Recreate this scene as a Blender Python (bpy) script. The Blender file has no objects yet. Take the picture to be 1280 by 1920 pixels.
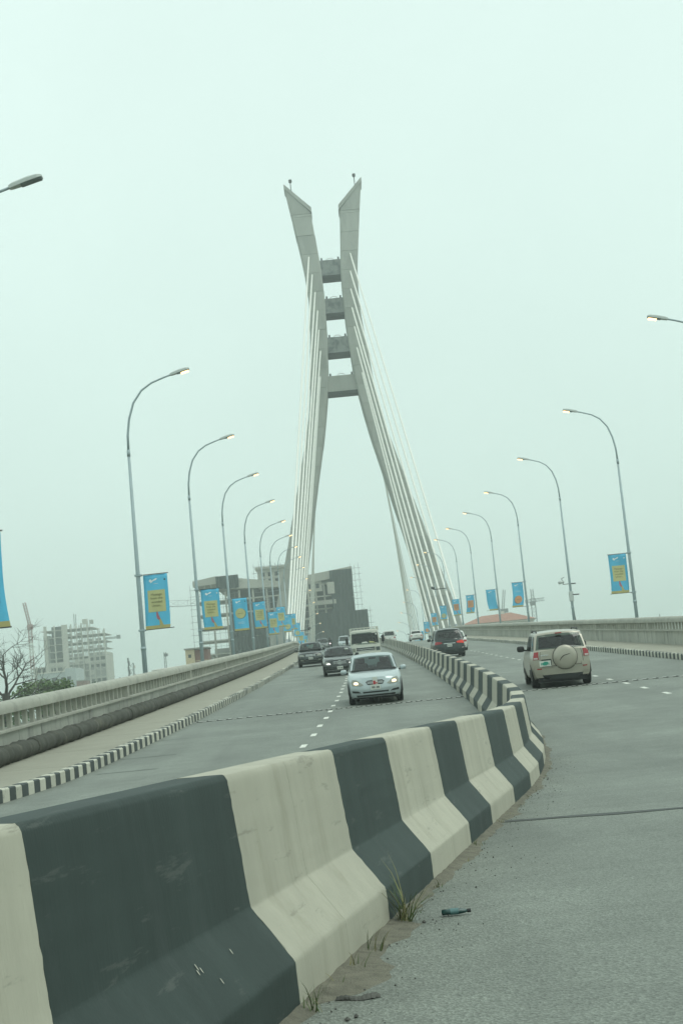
import bpy, bmesh, math, random
from mathutils import Vector, Matrix
random.seed(7)
R = math.radians
sc = bpy.context.scene
C = sc.collection

# ------------------------------------------------------------------ camera
cam_d = bpy.data.cameras.new('camera'); cam = bpy.data.objects.new('camera', cam_d); C.objects.link(cam)
cam_d.sensor_fit = 'VERTICAL'; cam_d.sensor_height = 36; cam_d.sensor_width = 24; cam_d.lens = 50.0
cam_d.clip_start = 0.1; cam_d.clip_end = 6000
PITCH, ROLL, CAMH = R(7.645), R(5.5), 1.16
_f = Vector((0, math.cos(PITCH), math.sin(PITCH))); _u = Vector((0, -math.sin(PITCH), math.cos(PITCH))); _r = Vector((1, 0, 0))
_R = _r*math.cos(ROLL)-_u*math.sin(ROLL); _U = _r*math.sin(ROLL)+_u*math.cos(ROLL)
m = Matrix((_R, _U, -_f)).transposed().to_4x4(); m.translation = (0, 0, CAMH); cam.matrix_world = m
sc.camera = cam

# ------------------------------------------------------------------ sky, sun, exposure
SUN_EL, SUN_AZ = R(62), R(118)       # azimuth clockwise from +Y
w = bpy.data.worlds.new('World'); sc.world = w; w.use_nodes = True
nt = w.node_tree; nt.nodes.clear()
out = nt.nodes.new('ShaderNodeOutputWorld'); bg = nt.nodes.new('ShaderNodeBackground'); bg.inputs[1].default_value = 0.1
sky = nt.nodes.new('ShaderNodeTexSky'); sky.sky_type = 'NISHITA'; sky.sun_disc = False
sky.sun_elevation = SUN_EL; sky.sun_rotation = SUN_AZ; sky.dust_density = 6; sky.air_density = 1.5
tc = nt.nodes.new('ShaderNodeTexCoord'); sep = nt.nodes.new('ShaderNodeSeparateXYZ')
nt.links.new(tc.outputs['Generated'], sep.inputs[0])
ramp = nt.nodes.new('ShaderNodeValToRGB')           # an even overcast deck, a little brighter overhead
e = ramp.color_ramp.elements
e[0].position = 0.0; e[0].color = (0.74, 0.945, 0.875, 1)
e[1].position = 1.0; e[1].color = (0.83, 0.985, 0.94, 1)
e2 = ramp.color_ramp.elements.new(0.12); e2.color = (0.76, 0.965, 0.895, 1)
e3 = ramp.color_ramp.elements.new(0.40); e3.color = (0.80, 0.985, 0.925, 1)
nt.links.new(sep.outputs[2], ramp.inputs[0])
noi = nt.nodes.new('ShaderNodeTexNoise'); noi.inputs['Scale'].default_value = 2.2; noi.inputs['Detail'].default_value = 5
nt.links.new(tc.outputs['Generated'], noi.inputs[0])
mr = nt.nodes.new('ShaderNodeMapRange'); mr.inputs[1].default_value = .3; mr.inputs[2].default_value = .7; mr.inputs[3].default_value = 9.15; mr.inputs[4].default_value = 10.1
nt.links.new(noi.outputs[0], mr.inputs[0])
vm = nt.nodes.new('ShaderNodeVectorMath'); vm.operation = 'SCALE'
nt.links.new(ramp.outputs[0], vm.inputs[0]); nt.links.new(mr.outputs[0], vm.inputs['Scale'])
mx = nt.nodes.new('ShaderNodeMix'); mx.data_type = 'RGBA'; mx.inputs[0].default_value = 0.94
nt.links.new(sky.outputs[0], mx.inputs[6]); nt.links.new(vm.outputs[0], mx.inputs[7])
nt.links.new(mx.outputs[2], bg.inputs[0]); nt.links.new(bg.outputs[0], out.inputs[0])
sd = bpy.data.lights.new('sun', 'SUN'); sd.energy = 1.0; sd.angle = R(35); sd.color = (0.95, 1.0, 0.92)
so = bpy.data.objects.new('sun', sd); C.objects.link(so)
_d = Vector((math.sin(SUN_AZ)*math.cos(SUN_EL), math.cos(SUN_AZ)*math.cos(SUN_EL), math.sin(SUN_EL)))
so.rotation_euler = _d.to_track_quat('Z', 'Y').to_euler(); so.location = (0, -40, 160)
sc.view_settings.view_transform = 'Standard'; sc.view_settings.look = 'None'
sc.view_settings.exposure = 0.12
sc.cycles.volume_bounces = 2; sc.view_settings.gamma = 1.0; sc.view_settings.use_curve_mapping = False

# ------------------------------------------------------------------ materials
def mat(name, col, rough=.7, metal=0., var=.12, scale=3., bump=0., bscale=60., rand=0., emit=None, coat=0., stretch=None, spot=None, spotcol=None, spotscale=1.0, spotlo=.55, spothi=.7, alpha=None, spec=.5, scuff=None):
    m = bpy.data.materials.new(name); m.use_nodes = True
    n = m.node_tree.nodes; l = m.node_tree.links; b = n['Principled BSDF']
    b.inputs['Roughness'].default_value = rough; b.inputs['Metallic'].default_value = metal
    b.inputs['Specular IOR Level'].default_value = spec
    if coat: b.inputs['Coat Weight'].default_value = coat; b.inputs['Coat Roughness'].default_value = .08
    t = n.new('ShaderNodeTexCoord'); mp = n.new('ShaderNodeMapping')
    if stretch: mp.inputs['Scale'].default_value = stretch
    l.new(t.outputs['Object'], mp.inputs[0])
    src = mp.outputs[0]
    if rand:
        oi = n.new('ShaderNodeObjectInfo'); ad = n.new('ShaderNodeVectorMath'); ad.operation = 'ADD'
        mu = n.new('ShaderNodeMath'); mu.operation = 'MULTIPLY'; mu.inputs[1].default_value = 57.
        l.new(oi.outputs['Random'], mu.inputs[0]); l.new(src, ad.inputs[0]); l.new(mu.outputs[0], ad.inputs[1]); src = ad.outputs[0]
    nz = n.new('ShaderNodeTexNoise'); nz.inputs['Scale'].default_value = scale; nz.inputs['Detail'].default_value = 6; nz.inputs['Roughness'].default_value = .62
    l.new(src, nz.inputs[0])
    mrg = n.new('ShaderNodeMapRange'); mrg.inputs[1].default_value = .25; mrg.inputs[2].default_value = .75
    mrg.inputs[3].default_value = 1-var; mrg.inputs[4].default_value = 1+var
    l.new(nz.outputs[0], mrg.inputs[0]); fac = mrg.outputs[0]
    if rand:
        m2 = n.new('ShaderNodeMapRange'); m2.inputs[3].default_value = 1-rand; m2.inputs[4].default_value = 1+rand
        l.new(oi.outputs['Random'], m2.inputs[0]); mm = n.new('ShaderNodeMath'); mm.operation = 'MULTIPLY'
        l.new(fac, mm.inputs[0]); l.new(m2.outputs[0], mm.inputs[1]); fac = mm.outputs[0]
    vs = n.new('ShaderNodeVectorMath'); vs.operation = 'SCALE'; vs.inputs[0].default_value = col[:3]
    l.new(fac, vs.inputs['Scale']); cout = vs.outputs[0]
    if spotcol:
        n2 = n.new('ShaderNodeTexNoise'); n2.inputs['Scale'].default_value = spotscale; n2.inputs['Detail'].default_value = 8; n2.inputs['Roughness'].default_value = .7
        l.new(src, n2.inputs[0]); r2 = n.new('ShaderNodeMapRange'); r2.inputs[1].default_value = spotlo; r2.inputs[2].default_value = spothi; r2.inputs[4].default_value = spot or 1.
        l.new(n2.outputs[0], r2.inputs[0]); mi = n.new('ShaderNodeMix'); mi.data_type = 'RGBA'
        l.new(r2.outputs[0], mi.inputs[0]); l.new(cout, mi.inputs[6]); mi.inputs[7].default_value = (*spotcol, 1); cout = mi.outputs[2]
    if scuff:          # scrapes drawn out along the length of the thing
        ms = n.new('ShaderNodeMapping'); ms.inputs['Scale'].default_value = (5, .7, 9); l.new(t.outputs['Object'], ms.inputs[0])
        n3 = n.new('ShaderNodeTexNoise'); n3.inputs['Scale'].default_value = 1.6; n3.inputs['Detail'].default_value = 9; n3.inputs['Roughness'].default_value = .72; l.new(ms.outputs[0], n3.inputs[0])
        r3 = n.new('ShaderNodeMapRange'); r3.inputs[1].default_value = .60; r3.inputs[2].default_value = .66; r3.inputs[4].default_value = scuff[3]; l.new(n3.outputs[0], r3.inputs[0])
        m3 = n.new('ShaderNodeMix'); m3.data_type = 'RGBA'; l.new(r3.outputs[0], m3.inputs[0]); l.new(cout, m3.inputs[6]); m3.inputs[7].default_value = (*scuff[:3], 1); cout = m3.outputs[2]
    l.new(cout, b.inputs['Base Color'])
    if bump:
        bn = n.new('ShaderNodeTexNoise'); bn.inputs['Scale'].default_value = bscale; bn.inputs['Detail'].default_value = 4; l.new(src, bn.inputs[0])
        bp = n.new('ShaderNodeBump'); bp.inputs['Strength'].default_value = bump; bp.inputs['Distance'].default_value = .02
        l.new(bn.outputs[0], bp.inputs['Height']); l.new(bp.outputs[0], b.inputs['Normal'])
    if emit: b.inputs['Emission Color'].default_value = (*emit[:3], 1); b.inputs['Emission Strength'].default_value = emit[3]
    if alpha is not None: b.inputs['Alpha'].default_value = alpha
    return m

def asphalt(name, base, speck):
    m = bpy.data.materials.new(name); m.use_nodes = True
    n = m.node_tree.nodes; l = m.node_tree.links; b = n['Principled BSDF']; b.inputs['Roughness'].default_value = .62
    t = n.new('ShaderNodeTexCoord')
    def noise(s, d, r=.6):
        k = n.new('ShaderNodeTexNoise'); k.inputs['Scale'].default_value = s; k.inputs['Detail'].default_value = d; k.inputs['Roughness'].default_value = r
        l.new(t.outputs['Object'], k.inputs[0]); return k.outputs[0]
    def rng(s, a, c, x, y):
        k = n.new('ShaderNodeMapRange'); k.inputs[1].default_value = a; k.inputs[2].default_value = c; k.inputs[3].default_value = x; k.inputs[4].default_value = y
        l.new(s, k.inputs[0]); return k.outputs[0]
    def mul(a, c):
        k = n.new('ShaderNodeMath'); k.operation = 'MULTIPLY'; l.new(a, k.inputs[0]); l.new(c, k.inputs[1]); return k.outputs[0]
    vo = n.new('ShaderNodeTexVoronoi'); vo.inputs['Scale'].default_value = 85; l.new(t.outputs['Object'], vo.inputs[0])
    sp = n.new('ShaderNodeSeparateColor'); l.new(vo.outputs['Color'], sp.inputs[0])
    f = mul(rng(noise(.35, 4), .3, .7, .80, 1.17), rng(noise(2.5, 6), .3, .7, .90, 1.10))
    f = mul(f, rng(noise(45, 4), .3, .7, 1-speck*.7, 1+speck*.7)); f = mul(f, rng(sp.outputs[0], 0, 1, 1-speck, 1+speck))
    vs = n.new('ShaderNodeVectorMath'); vs.operation = 'SCALE'; vs.inputs[0].default_value = base; l.new(f, vs.inputs['Scale'])
    # oil and rubber marks: dark patches drawn out along the lanes
    mp = n.new('ShaderNodeMapping'); mp.inputs['Scale'].default_value = (.9, .06, 1); l.new(t.outputs['Object'], mp.inputs[0])
    k = n.new('ShaderNodeTexNoise'); k.inputs['Scale'].default_value = 1.; k.inputs['Detail'].default_value = 3; l.new(mp.outputs[0], k.inputs[0])
    mi = n.new('ShaderNodeMix'); mi.data_type = 'RGBA'; l.new(rng(k.outputs[0], .46, .72, 0, .5), mi.inputs[0]); l.new(vs.outputs[0], mi.inputs[6]); mi.inputs[7].default_value = (base[0]*.6, base[1]*.6, base[2]*.6, 1)
    l.new(mi.outputs[2], b.inputs['Base Color'])
    bp = n.new('ShaderNodeBump'); bp.inputs['Strength'].default_value = .55; bp.inputs['Distance'].default_value = .012
    l.new(vo.outputs['Distance'], bp.inputs['Height']); l.new(bp.outputs[0], b.inputs['Normal'])
    return m

M = {}
M['asphalt'] = asphalt('asphalt', (.180, .196, .170), .30)
M['barrier_white'] = mat('barrier_white', (.425, .407, .33), .75, var=.11, scale=3.5, bump=.2, bscale=70, rand=.05, stretch=(1, 1, .12), spot=.6, spotcol=(.27, .25, .185), spotscale=4.5, spotlo=.52, spothi=.74, scuff=(.22, .21, .17, .55))
M['barrier_black'] = mat('barrier_black', (.034, .050, .046), .7, spec=.35, var=.2, scale=3.0, bump=.12, bscale=90, rand=.08, stretch=(1, 1, .15), spot=.5, spotcol=(.066, .082, .079), spotscale=4., spotlo=.52, spothi=.78, scuff=(.11, .12, .11, .45))
M['joint_dark'] = mat('joint_dark', (.022, .025, .023), .95, spec=.1)
M['kerb_white'] = mat('kerb_white', (.52, .51, .43), .8, var=.1, rand=.1, spot=.8, spotcol=(.2, .2, .17), spotscale=6, spotlo=.56, spothi=.68)
M['kerb_black'] = mat('kerb_black', (.055, .068, .065), .75, var=.15, rand=.15, spot=.7, spotcol=(.2, .2, .17), spotscale=6, spotlo=.6, spothi=.72)
M['concrete'] = mat('concrete', (.36, .36, .31), .85, var=.14, scale=1.6, bump=.15, bscale=30, rand=.07, spot=.7, spotcol=(.19, .19, .165), spotscale=1.4, spotlo=.52, spothi=.72)
M['plinth'] = mat('plinth', (.34, .345, .30), .85, var=.15, scale=2.5, bump=.15, bscale=30, rand=.12, stretch=(1, 1, .22), spot=.85, spotcol=(.10, .105, .095), spotscale=2.2, spotlo=.53, spothi=.70)
M['deck_concrete'] = mat('deck_concrete', (.30, .30, .27), .9, var=.12)
M['footway'] = mat('footway', (.295, .285, .23), .9, var=.10, scale=.9, bump=.1, rand=.03, spot=.5, spotcol=(.25, .245, .20), spotscale=.7, spotlo=.5, spothi=.75)
M['pipe'] = mat('pipe', (.062, .064, .052), .9, var=.35, scale=3., bump=.6, bscale=9, spot=.75, spotcol=(.15, .145, .11), spotscale=2.6, spotlo=.55, spothi=.7)
M['pylon'] = mat('pylon', (.37, .38, .345), .85, var=.10, scale=.8, rand=.07, stretch=(1, 1, .25), spot=.7, spotcol=(.22, .235, .22), spotscale=.5, spotlo=.5, spothi=.72)
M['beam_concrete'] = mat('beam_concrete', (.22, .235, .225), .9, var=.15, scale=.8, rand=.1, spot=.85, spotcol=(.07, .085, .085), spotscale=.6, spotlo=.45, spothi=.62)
M['cable'] = mat('cable', (.80, .80, .74), .5, var=.03)
M['sleeve'] = mat('sleeve', (.30, .34, .35), .5, metal=.3)
M['galv'] = mat('galv', (.34, .42, .44), .5, metal=.1, var=.08, scale=4)
M['lamp_body'] = mat('lamp_body', (.50, .54, .52), .5, var=.05)
M['lamp_under'] = mat('lamp_under', (.16, .20, .20), .35)
M['lamp_lit'] = mat('lamp_lit', (.9, .8, .6), .4, emit=(1, .62, .26, 3.))
M['steel_dark'] = mat('steel_dark', (.06, .065, .065), .5, metal=.5)
M['banner_blue'] = mat('banner_blue', (.10, .47, .70), .6, var=.08, scale=2, rand=.06)
M['banner_yellow'] = mat('banner_yellow', (.52, .51, .25), .6, var=.05)
M['banner_orange'] = mat('banner_orange', (.62, .30, .15), .6, var=.05)
M['banner_ochre'] = mat('banner_ochre', (.46, .41, .17), .6, var=.05)
M['banner_white'] = mat('banner_white', (.8, .82, .82), .6)
M['banner_ink'] = mat('banner_ink', (.13, .12, .06), .7)
M['banner_shadow'] = mat('banner_shadow', (.03, .10, .16), .7)
M['skin_print'] = mat('skin_print', (.45, .16, .20), .7)
M['paint'] = mat('paint', (.68, .68, .62), .75, var=.15, scale=8, spot=.6, spotcol=(.3, .3, .28), spotscale=9, spotlo=.55, spothi=.7)
M['patch'] = mat('patch', (.075, .085, .08), .85, var=.2, scale=6)
M['joint_steel'] = mat('joint_steel', (.46, .47, .43), .6, var=.2)
M['dirt'] = mat('dirt', (.185, .175, .135), .95, var=.3, scale=9, bump=.8, bscale=120, spot=.7, spotcol=(.09, .085, .065), spotscale=14, spotlo=.5, spothi=.7)
M['stone'] = mat('stone', (.09, .09, .08), .9, var=.3)
M['grass'] = mat('grass', (.075, .115, .035), .7, var=.3)
M['grass_dry'] = mat('grass_dry', (.20, .19, .085), .8, var=.3)
M['bottle_green'] = mat('bottle_green', (.012, .055, .05), .25, coat=.4)
M['ground'] = mat('ground', (.09, .10, .06), .95, var=.3, scale=.05, spot=.8, spotcol=(.17, .15, .11), spotscale=.03)
M['bark'] = mat('bark', (.085, .083, .072), .9, var=.3)
M['leaf_a'] = mat('leaf_a', (.07, .13, .05), .6, var=.4, scale=.6)
M['leaf_b'] = mat('leaf_b', (.12, .19, .06), .6, var=.35, scale=.6)
M['leaf_c'] = mat('leaf_c', (.035, .075, .035), .6, var=.4, scale=.6)
M['bld_concrete'] = mat('bld_concrete', (.40, .395, .345), .9, var=.12, scale=.15, rand=.05, spot=.6, spotcol=(.2, .2, .18), spotscale=.2)
M['bld_block'] = mat('bld_block', (.26, .26, .235), .9, var=.1, scale=.3, rand=.12)
M['bld_light'] = mat('bld_light', (.46, .45, .39), .9, var=.08, scale=.1, rand=.05)
M['bld_void'] = mat('bld_void', (.018, .021, .021), .9)  # near-black: shade of open floors is put into this colour
M['bld_net'] = mat('bld_net', (.016, .030, .028), .95, var=.22, scale=.12, rand=.1, stretch=(1, 1, .25), spot=.6, spotcol=(.035, .055, .052), spotscale=.25)
M['bld_pale'] = mat('bld_pale', (.42, .47, .46), .8, var=.06)
M['bld_white'] = mat('bld_white', (.62, .61, .55), .8, var=.06)
M['bld_red'] = mat('bld_red', (.24, .12, .10), .9, var=.15, scale=.4)
M['bld_cream'] = mat('bld_cream', (.50, .42, .28), .85, var=.06)
M['bld_glass'] = mat('bld_glass', (.03, .04, .045), .2)
M['bld_blue'] = mat('bld_blue', (.08, .16, .28), .8)
M['crane_red'] = mat('crane_red', (.28, .12, .11), .6)
M['crane_white'] = mat('crane_white', (.55, .55, .5), .6)
M['crane_grey'] = mat('crane_grey', (.2, .22, .22), .6)
M['roof_red'] = mat('roof_red', (.34, .165, .12), .85, var=.12, scale=.4)
M['car_silver'] = mat('car_silver', (.43, .49, .50), .28, metal=.35, var=.02, coat=.6)
M['car_beige'] = mat('car_beige', (.39, .365, .30), .32, metal=.35, var=.03, coat=.5)
M['car_black'] = mat('car_black', (.013, .019, .019), .25, var=.05, coat=.7)
M['car_darkgreen'] = mat('car_darkgreen', (.016, .026, .026), .28, var=.05, coat=.6)
M['car_white'] = mat('car_white', (.66, .66, .62), .4, var=.04, coat=.4, spot=.4, spotcol=(.4, .39, .34), spotscale=1.3)
M['car_cream'] = mat('car_cream', (.60, .60, .53), .5, var=.06, coat=.2, spot=.4, spotcol=(.36, .34, .27), spotscale=1.5)
M['car_grey'] = mat('car_grey', (.07, .085, .085), .3, var=.04, coat=.5)
M['glass'] = mat('glass', (.050, .066, .062), .08, var=.1, spec=.9)
def glass_mat():
    m = bpy.data.materials.new('glass'); m.use_nodes = True; n = m.node_tree.nodes; l = m.node_tree.links; n.clear()
    o = n.new('ShaderNodeOutputMaterial'); t = n.new('ShaderNodeBsdfTransparent'); t.inputs[0].default_value = (.50, .60, .57, 1); g = n.new('ShaderNodeBsdfGlossy'); g.inputs['Roughness'].default_value = .04
    f = n.new('ShaderNodeFresnel'); f.inputs[0].default_value = 1.65; x = n.new('ShaderNodeMixShader'); l.new(f.outputs[0], x.inputs[0]); l.new(t.outputs[0], x.inputs[1]); l.new(g.outputs[0], x.inputs[2]); l.new(x.outputs[0], o.inputs[0]); return m
M['bld_dark_glass'] = M['glass']; M['glass'] = glass_mat()
M['seat'] = mat('seat', (.07, .072, .068), .9)
M['trim'] = mat('trim', (.018, .02, .02), .6)
M['tyre'] = mat('tyre', (.016, .017, .017), .85)
M['rim'] = mat('rim', (.42, .43, .42), .35, metal=.7)
M['chrome'] = mat('chrome', (.70, .72, .70), .18, metal=.9)
M['lens'] = mat('lens', (.27, .28, .24), .15, coat=.5)
M['head_warm'] = mat('head_warm', (.9, .8, .6), .3, emit=(1, .72, .38, 2.2))
M['head_white'] = mat('head_white', (.9, .9, .9), .3, emit=(1, .93, .95, 2.2))
M['tail_red'] = mat('tail_red', (.34, .022, .028), .25, coat=.5)
M['tail_lit'] = mat('tail_lit', (.5, .03, .02), .25, emit=(1, .06, .03, .25))
M['tail_clear'] = mat('tail_clear', (.50, .42, .40), .25, coat=.4)
M['plate'] = mat('plate', (.62, .64, .58), .5)
M['plate_green'] = mat('plate_green', (.02, .28, .20), .5)
M['tag_red'] = mat('tag_red', (.45, .03, .04), .5)
M['cloth_white'] = mat('cloth_white', (.60, .60, .55), .9)
M['cloth_dark'] = mat('cloth_dark', (.03, .035, .04), .9)
M['skin'] = mat('skin', (.09, .05, .035), .6)

# ------------------------------------------------------------------ helpers
def props(o, label=None, cat=None, group=None, kind=None):
    if label: o['label'] = label
    if cat: o['category'] = cat
    if group: o['group'] = group
    if kind: o['kind'] = kind
    return o
def empty(name, loc=(0, 0, 0), label=None, cat=None, group=None, kind=None, mw=None):
    o = bpy.data.objects.new(name, None); C.objects.link(o); o.empty_display_size = .3
    if mw is not None: o.matrix_world = mw
    else: o.location = loc
    return props(o, label, cat, group, kind)
def link(name, me, parent=None, mw=None, loc=None):
    o = bpy.data.objects.new(name, me); C.objects.link(o)
    if parent: o.parent = parent
    if mw is not None: o.matrix_basis = mw
    elif loc is not None: o.location = loc
    return o
class MB:
    def __init__(s, org=(0, 0, 0)): s.v = []; s.f = []; s.mi = []; s.o = Vector(org); s.cur = 0
    def vert(s, p): s.v.append(Vector(p)-s.o); return len(s.v)-1
    def face(s, idx): s.f.append(idx); s.mi.append(s.cur)
    def quad(s, a, b, c, d): i = [s.vert(p) for p in (a, b, c, d)]; s.face(i)
    def poly(s, pts): s.face([s.vert(p) for p in pts])
    def hexa(s, p):      # 8 corners: bottom 4 ccw, top 4 ccw
        i = [s.vert(q) for q in p]
        for q in ((3, 2, 1, 0), (4, 5, 6, 7), (0, 1, 5, 4), (1, 2, 6, 5), (2, 3, 7, 6), (3, 0, 4, 7)): s.face([i[k] for k in q])
    def box(s, x0, x1, y0, y1, z0, z1):
        s.hexa([(x0, y0, z0), (x1, y0, z0), (x1, y1, z0), (x0, y1, z0), (x0, y0, z1), (x1, y0, z1), (x1, y1, z1), (x0, y1, z1)])
    def bar(s, a, b, wx, wz=None, up=(0, 0, 1)):
        a, b = Vector(a), Vector(b); d = (b-a).normalized(); u = Vector(up)
        if abs(d.dot(u)) > .98: u = Vector((0, 1, 0))
        x = d.cross(u).normalized()*wx/2; z = x.cross(d).normalized()*(wz or wx)/2
        s.hexa([a-x-z, a+x-z, b+x-z, b-x-z, a-x+z, a+x+z, b+x+z, b-x+z])
    def tube(s, pts, rad, n=8, cap=True):
        pts = [Vector(p) for p in pts]
        if not hasattr(rad, '__len__'): rad = [rad]*len(pts)
        rings = []; ref = None
        for i, p in enumerate(pts):
            d = (pts[min(i+1, len(pts)-1)]-pts[max(i-1, 0)]).normalized()
            if ref is None: ref = Vector((1, 0, 0)) if abs(d.x) < .9 else Vector((0, 1, 0))
            x = (ref-d*ref.dot(d)).normalized(); ref = x; y = d.cross(x)
            rings.append([s.vert(p+(x*math.cos(t)+y*math.sin(t))*rad[i]) for t in [2*math.pi*k/n for k in range(n)]])
        for a, b in zip(rings, rings[1:]):
            for k in range(n): s.face([a[k], a[(k+1) % n], b[(k+1) % n], b[k]])
        if cap: s.face(rings[0][::-1]); s.face(rings[-1])
    def mesh(s, name, mats, smooth=False):
        me = bpy.data.meshes.new(name); me.from_pydata([tuple(p) for p in s.v], [], s.f)
        for m_ in (mats if isinstance(mats, (list, tuple)) else [mats]): me.materials.append(m_)
        if any(s.mi): me.polygons.foreach_set('material_index', s.mi)
        if smooth: me.polygons.foreach_set('use_smooth', [True]*len(me.polygons))
        me.update(); return me
    def build(s, name, mats, parent=None, smooth=False, loc=None):
        return link(name, s.mesh(name, mats, smooth), parent, loc=loc)
def autosmooth(o, ang=40):
    o.data.set_sharp_from_angle(angle=R(ang)) if hasattr(o.data, 'set_sharp_from_angle') else None
    return o
def bevel_mesh(me, wd, seg=2):
    bm = bmesh.new(); bm.from_mesh(me)
    bmesh.ops.remove_doubles(bm, verts=bm.verts, dist=1e-5)
    bmesh.ops.bevel(bm, geom=bm.edges[:]+bm.verts[:], offset=wd, segments=seg, profile=.6, affect='EDGES')
    bm.to_mesh(me); bm.free(); me.update(); return me

# ------------------------------------------------------------------ the alignment of the road
def interp(k, x):
    if x <= k[0][0]: return k[0][1]
    for (a, p), (b, q) in zip(k, k[1:]):
        if x <= b: return p+(q-p)*(x-a)/(b-a)
    return k[-1][1]
SK = [(-60, .205), (15.2, .205), (30, .04), (40, .024), (60, .010), (100, 0), (150, -.012), (200, -.014), (235, -.012), (290, -.002), (400, .006), (900, .006)]
GK = [(-60, 0), (16, 0), (30, .051), (180, .051), (280, -.040), (900, -.040)]
ST = .25; N0 = -60
def table(k, x0, v0):
    t = [0.]; n = int((900-N0)/ST)
    for i in range(n): t.append(t[-1]+interp(k, N0+(i+.5)*ST)*ST)
    sh = v0-t[int((x0-N0)/ST)]
    return [q+sh for q in t]
TX = table(SK, 5.75, -.68); TZ = table(GK, 0, 0)
def look(t, Y):
    i = (Y-N0)/ST; k = max(0, min(len(t)-2, int(i))); return t[k]+(t[k+1]-t[k])*(i-k)
def cx(Y): return look(TX, Y)
def rz(Y): return look(TZ, Y)
def tr(Y, off, h=0.):
    s = interp(SK, Y); n = math.hypot(1, s); return Vector((cx(Y)+off/n, Y-off*s/n, rz(Y)+h))
def frame(Y, off, h=0.):      # x to the right, y forward along the road, z up
    s = interp(SK, Y); g = interp(GK, Y); t = Vector((s, 1, g)).normalized(); x = Vector((1, -s, 0)).normalized(); z = x.cross(t)
    m_ = Matrix((x, t, z)).transposed().to_4x4(); m_.translation = tr(Y, off, h); return m_
def sweep(mb, prof, ys, closed=True, caps=True):
    rings = [[mb.vert(tr(Y, o, h)) for o, h in prof] for Y in ys]; n = len(prof)
    for a, b in zip(rings, rings[1:]):
        for k in range(n if closed else n-1): mb.face([a[k], b[k], b[(k+1) % n], a[(k+1) % n]])
    if caps and closed: mb.face(rings[0]); mb.face(rings[-1][::-1])
def frange(a, b, d):
    n = max(1, int(round((b-a)/d))); return [a+(b-a)*i/n for i in range(n+1)]
HALF = 8.6; FOOT = 10.85; EDGE = 11.6

# ------------------------------------------------------------------ setting: ground, deck, road, footways
mb = MB(); mb.box(-1500, 1500, -300, 2400, -13, -12); props(mb.build('ground', M['ground']), kind='structure')
ys = frange(-30, 560, 2.5)
mb = MB(); sweep(mb, [(-EDGE, -.02), (-EDGE, -.9), (-7, -2.6), (7, -2.6), (EDGE, -.9), (EDGE, -.02)], ys)
props(mb.build('bridge_deck', M['deck_concrete']), kind='structure')
road = MB(); sweep(road, [(-HALF-.02, 0), (HALF+.02, 0)], frange(-30, 560, 1.0), closed=False)
road = props(road.build('road', M['asphalt']), kind='structure')
for p in road.data.polygons: p.use_smooth = True
def flip_up(o):
    bm = bmesh.new(); bm.from_mesh(o.data); bmesh.ops.recalc_face_normals(bm, faces=bm.faces)
    if sum(f.normal.z for f in bm.faces) < 0: bmesh.ops.reverse_faces(bm, faces=bm.faces)
    bm.to_mesh(o.data); bm.free()
flip_up(road)

def strip(name, y0, y1, o0, o1, h, mat_, parent, ny=None):
    mb = MB(); sweep(mb, [(o0, h), (o1, h)], frange(y0, y1, ny or 1.), closed=False); o = mb.build(name, mat_, parent); flip_up(o); return o
# lane dashes, both carriageways
for side in (-1, 1):
    Y = 24.0 if side < 0 else 20.5
    first = True
    while Y < 190:
        L = 2.3 if (first and side < 0) else .8
        o = side*4.32+random.uniform(-.02, .02)
        strip('lane_dash', Y, Y+L, o-.065, o+.065, .005, M['paint'], road, .8); Y += (5.6 if first and side < 0 else 3.0); first = False
for side in (-1, 1):
    a, b = (-8.5, -.36) if side < 0 else (.36, 8.5)
    J = 43.0
    mb = MB()
    j = strip('expansion_joint', J-.22, J+.22, a, b, .0045, M['joint_dark'], road, .16)
    mb = MB(); x = a
    while x < b-.1:
        wv = random.uniform(.10, .13)
        for y0, y1 in ((J-.20, J-.03), (J+.03, J+.20)):
            q = x+(.15 if y0 > J else 0)
            mb.hexa([tr(y0, q, .003), tr(y0, q+wv, .003), tr(y1, q+wv, .003), tr(y1, q, .003), tr(y0, q, .011), tr(y0, q+wv, .011), tr(y1, q+wv, .011), tr(y1, q, .011)])
        x += .30
    props(mb.build('joint_tooth', M['joint_steel'], j), kind='stuff')
# dark cable slot across the near lane
mb = MB(); q = frange(.38, 8.4, .25)
for a, b in zip(q, q[1:]):
    e0, e1 = [12.85+.02*math.sin(t*3.1)+.015*math.sin(t*7.7) for t in (a, b)]; t0, t1 = [.085+.02*math.sin(t*5.3+1) for t in (a, b)]
    mb.quad(tr(e0-t0, a, .004), tr(e1-t1, b, .004), tr(e1+t1, b, .004), tr(e0+t0, a, .004))
flip_up(mb.build('repair_strip', M['patch'], road))
for (Y, o, L) in ((27.6, -7.6, .6), (36.0, -8.1, .45), (31, -8.0, .8)):
    mb = MB(); mb.quad(tr(Y, o-L, .004), tr(Y+.05, o+L, .004), tr(Y+.11, o+L, .004), tr(Y+.08, o-L, .004)); flip_up(mb.build('crack_seal', M['patch'], road))

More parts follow.
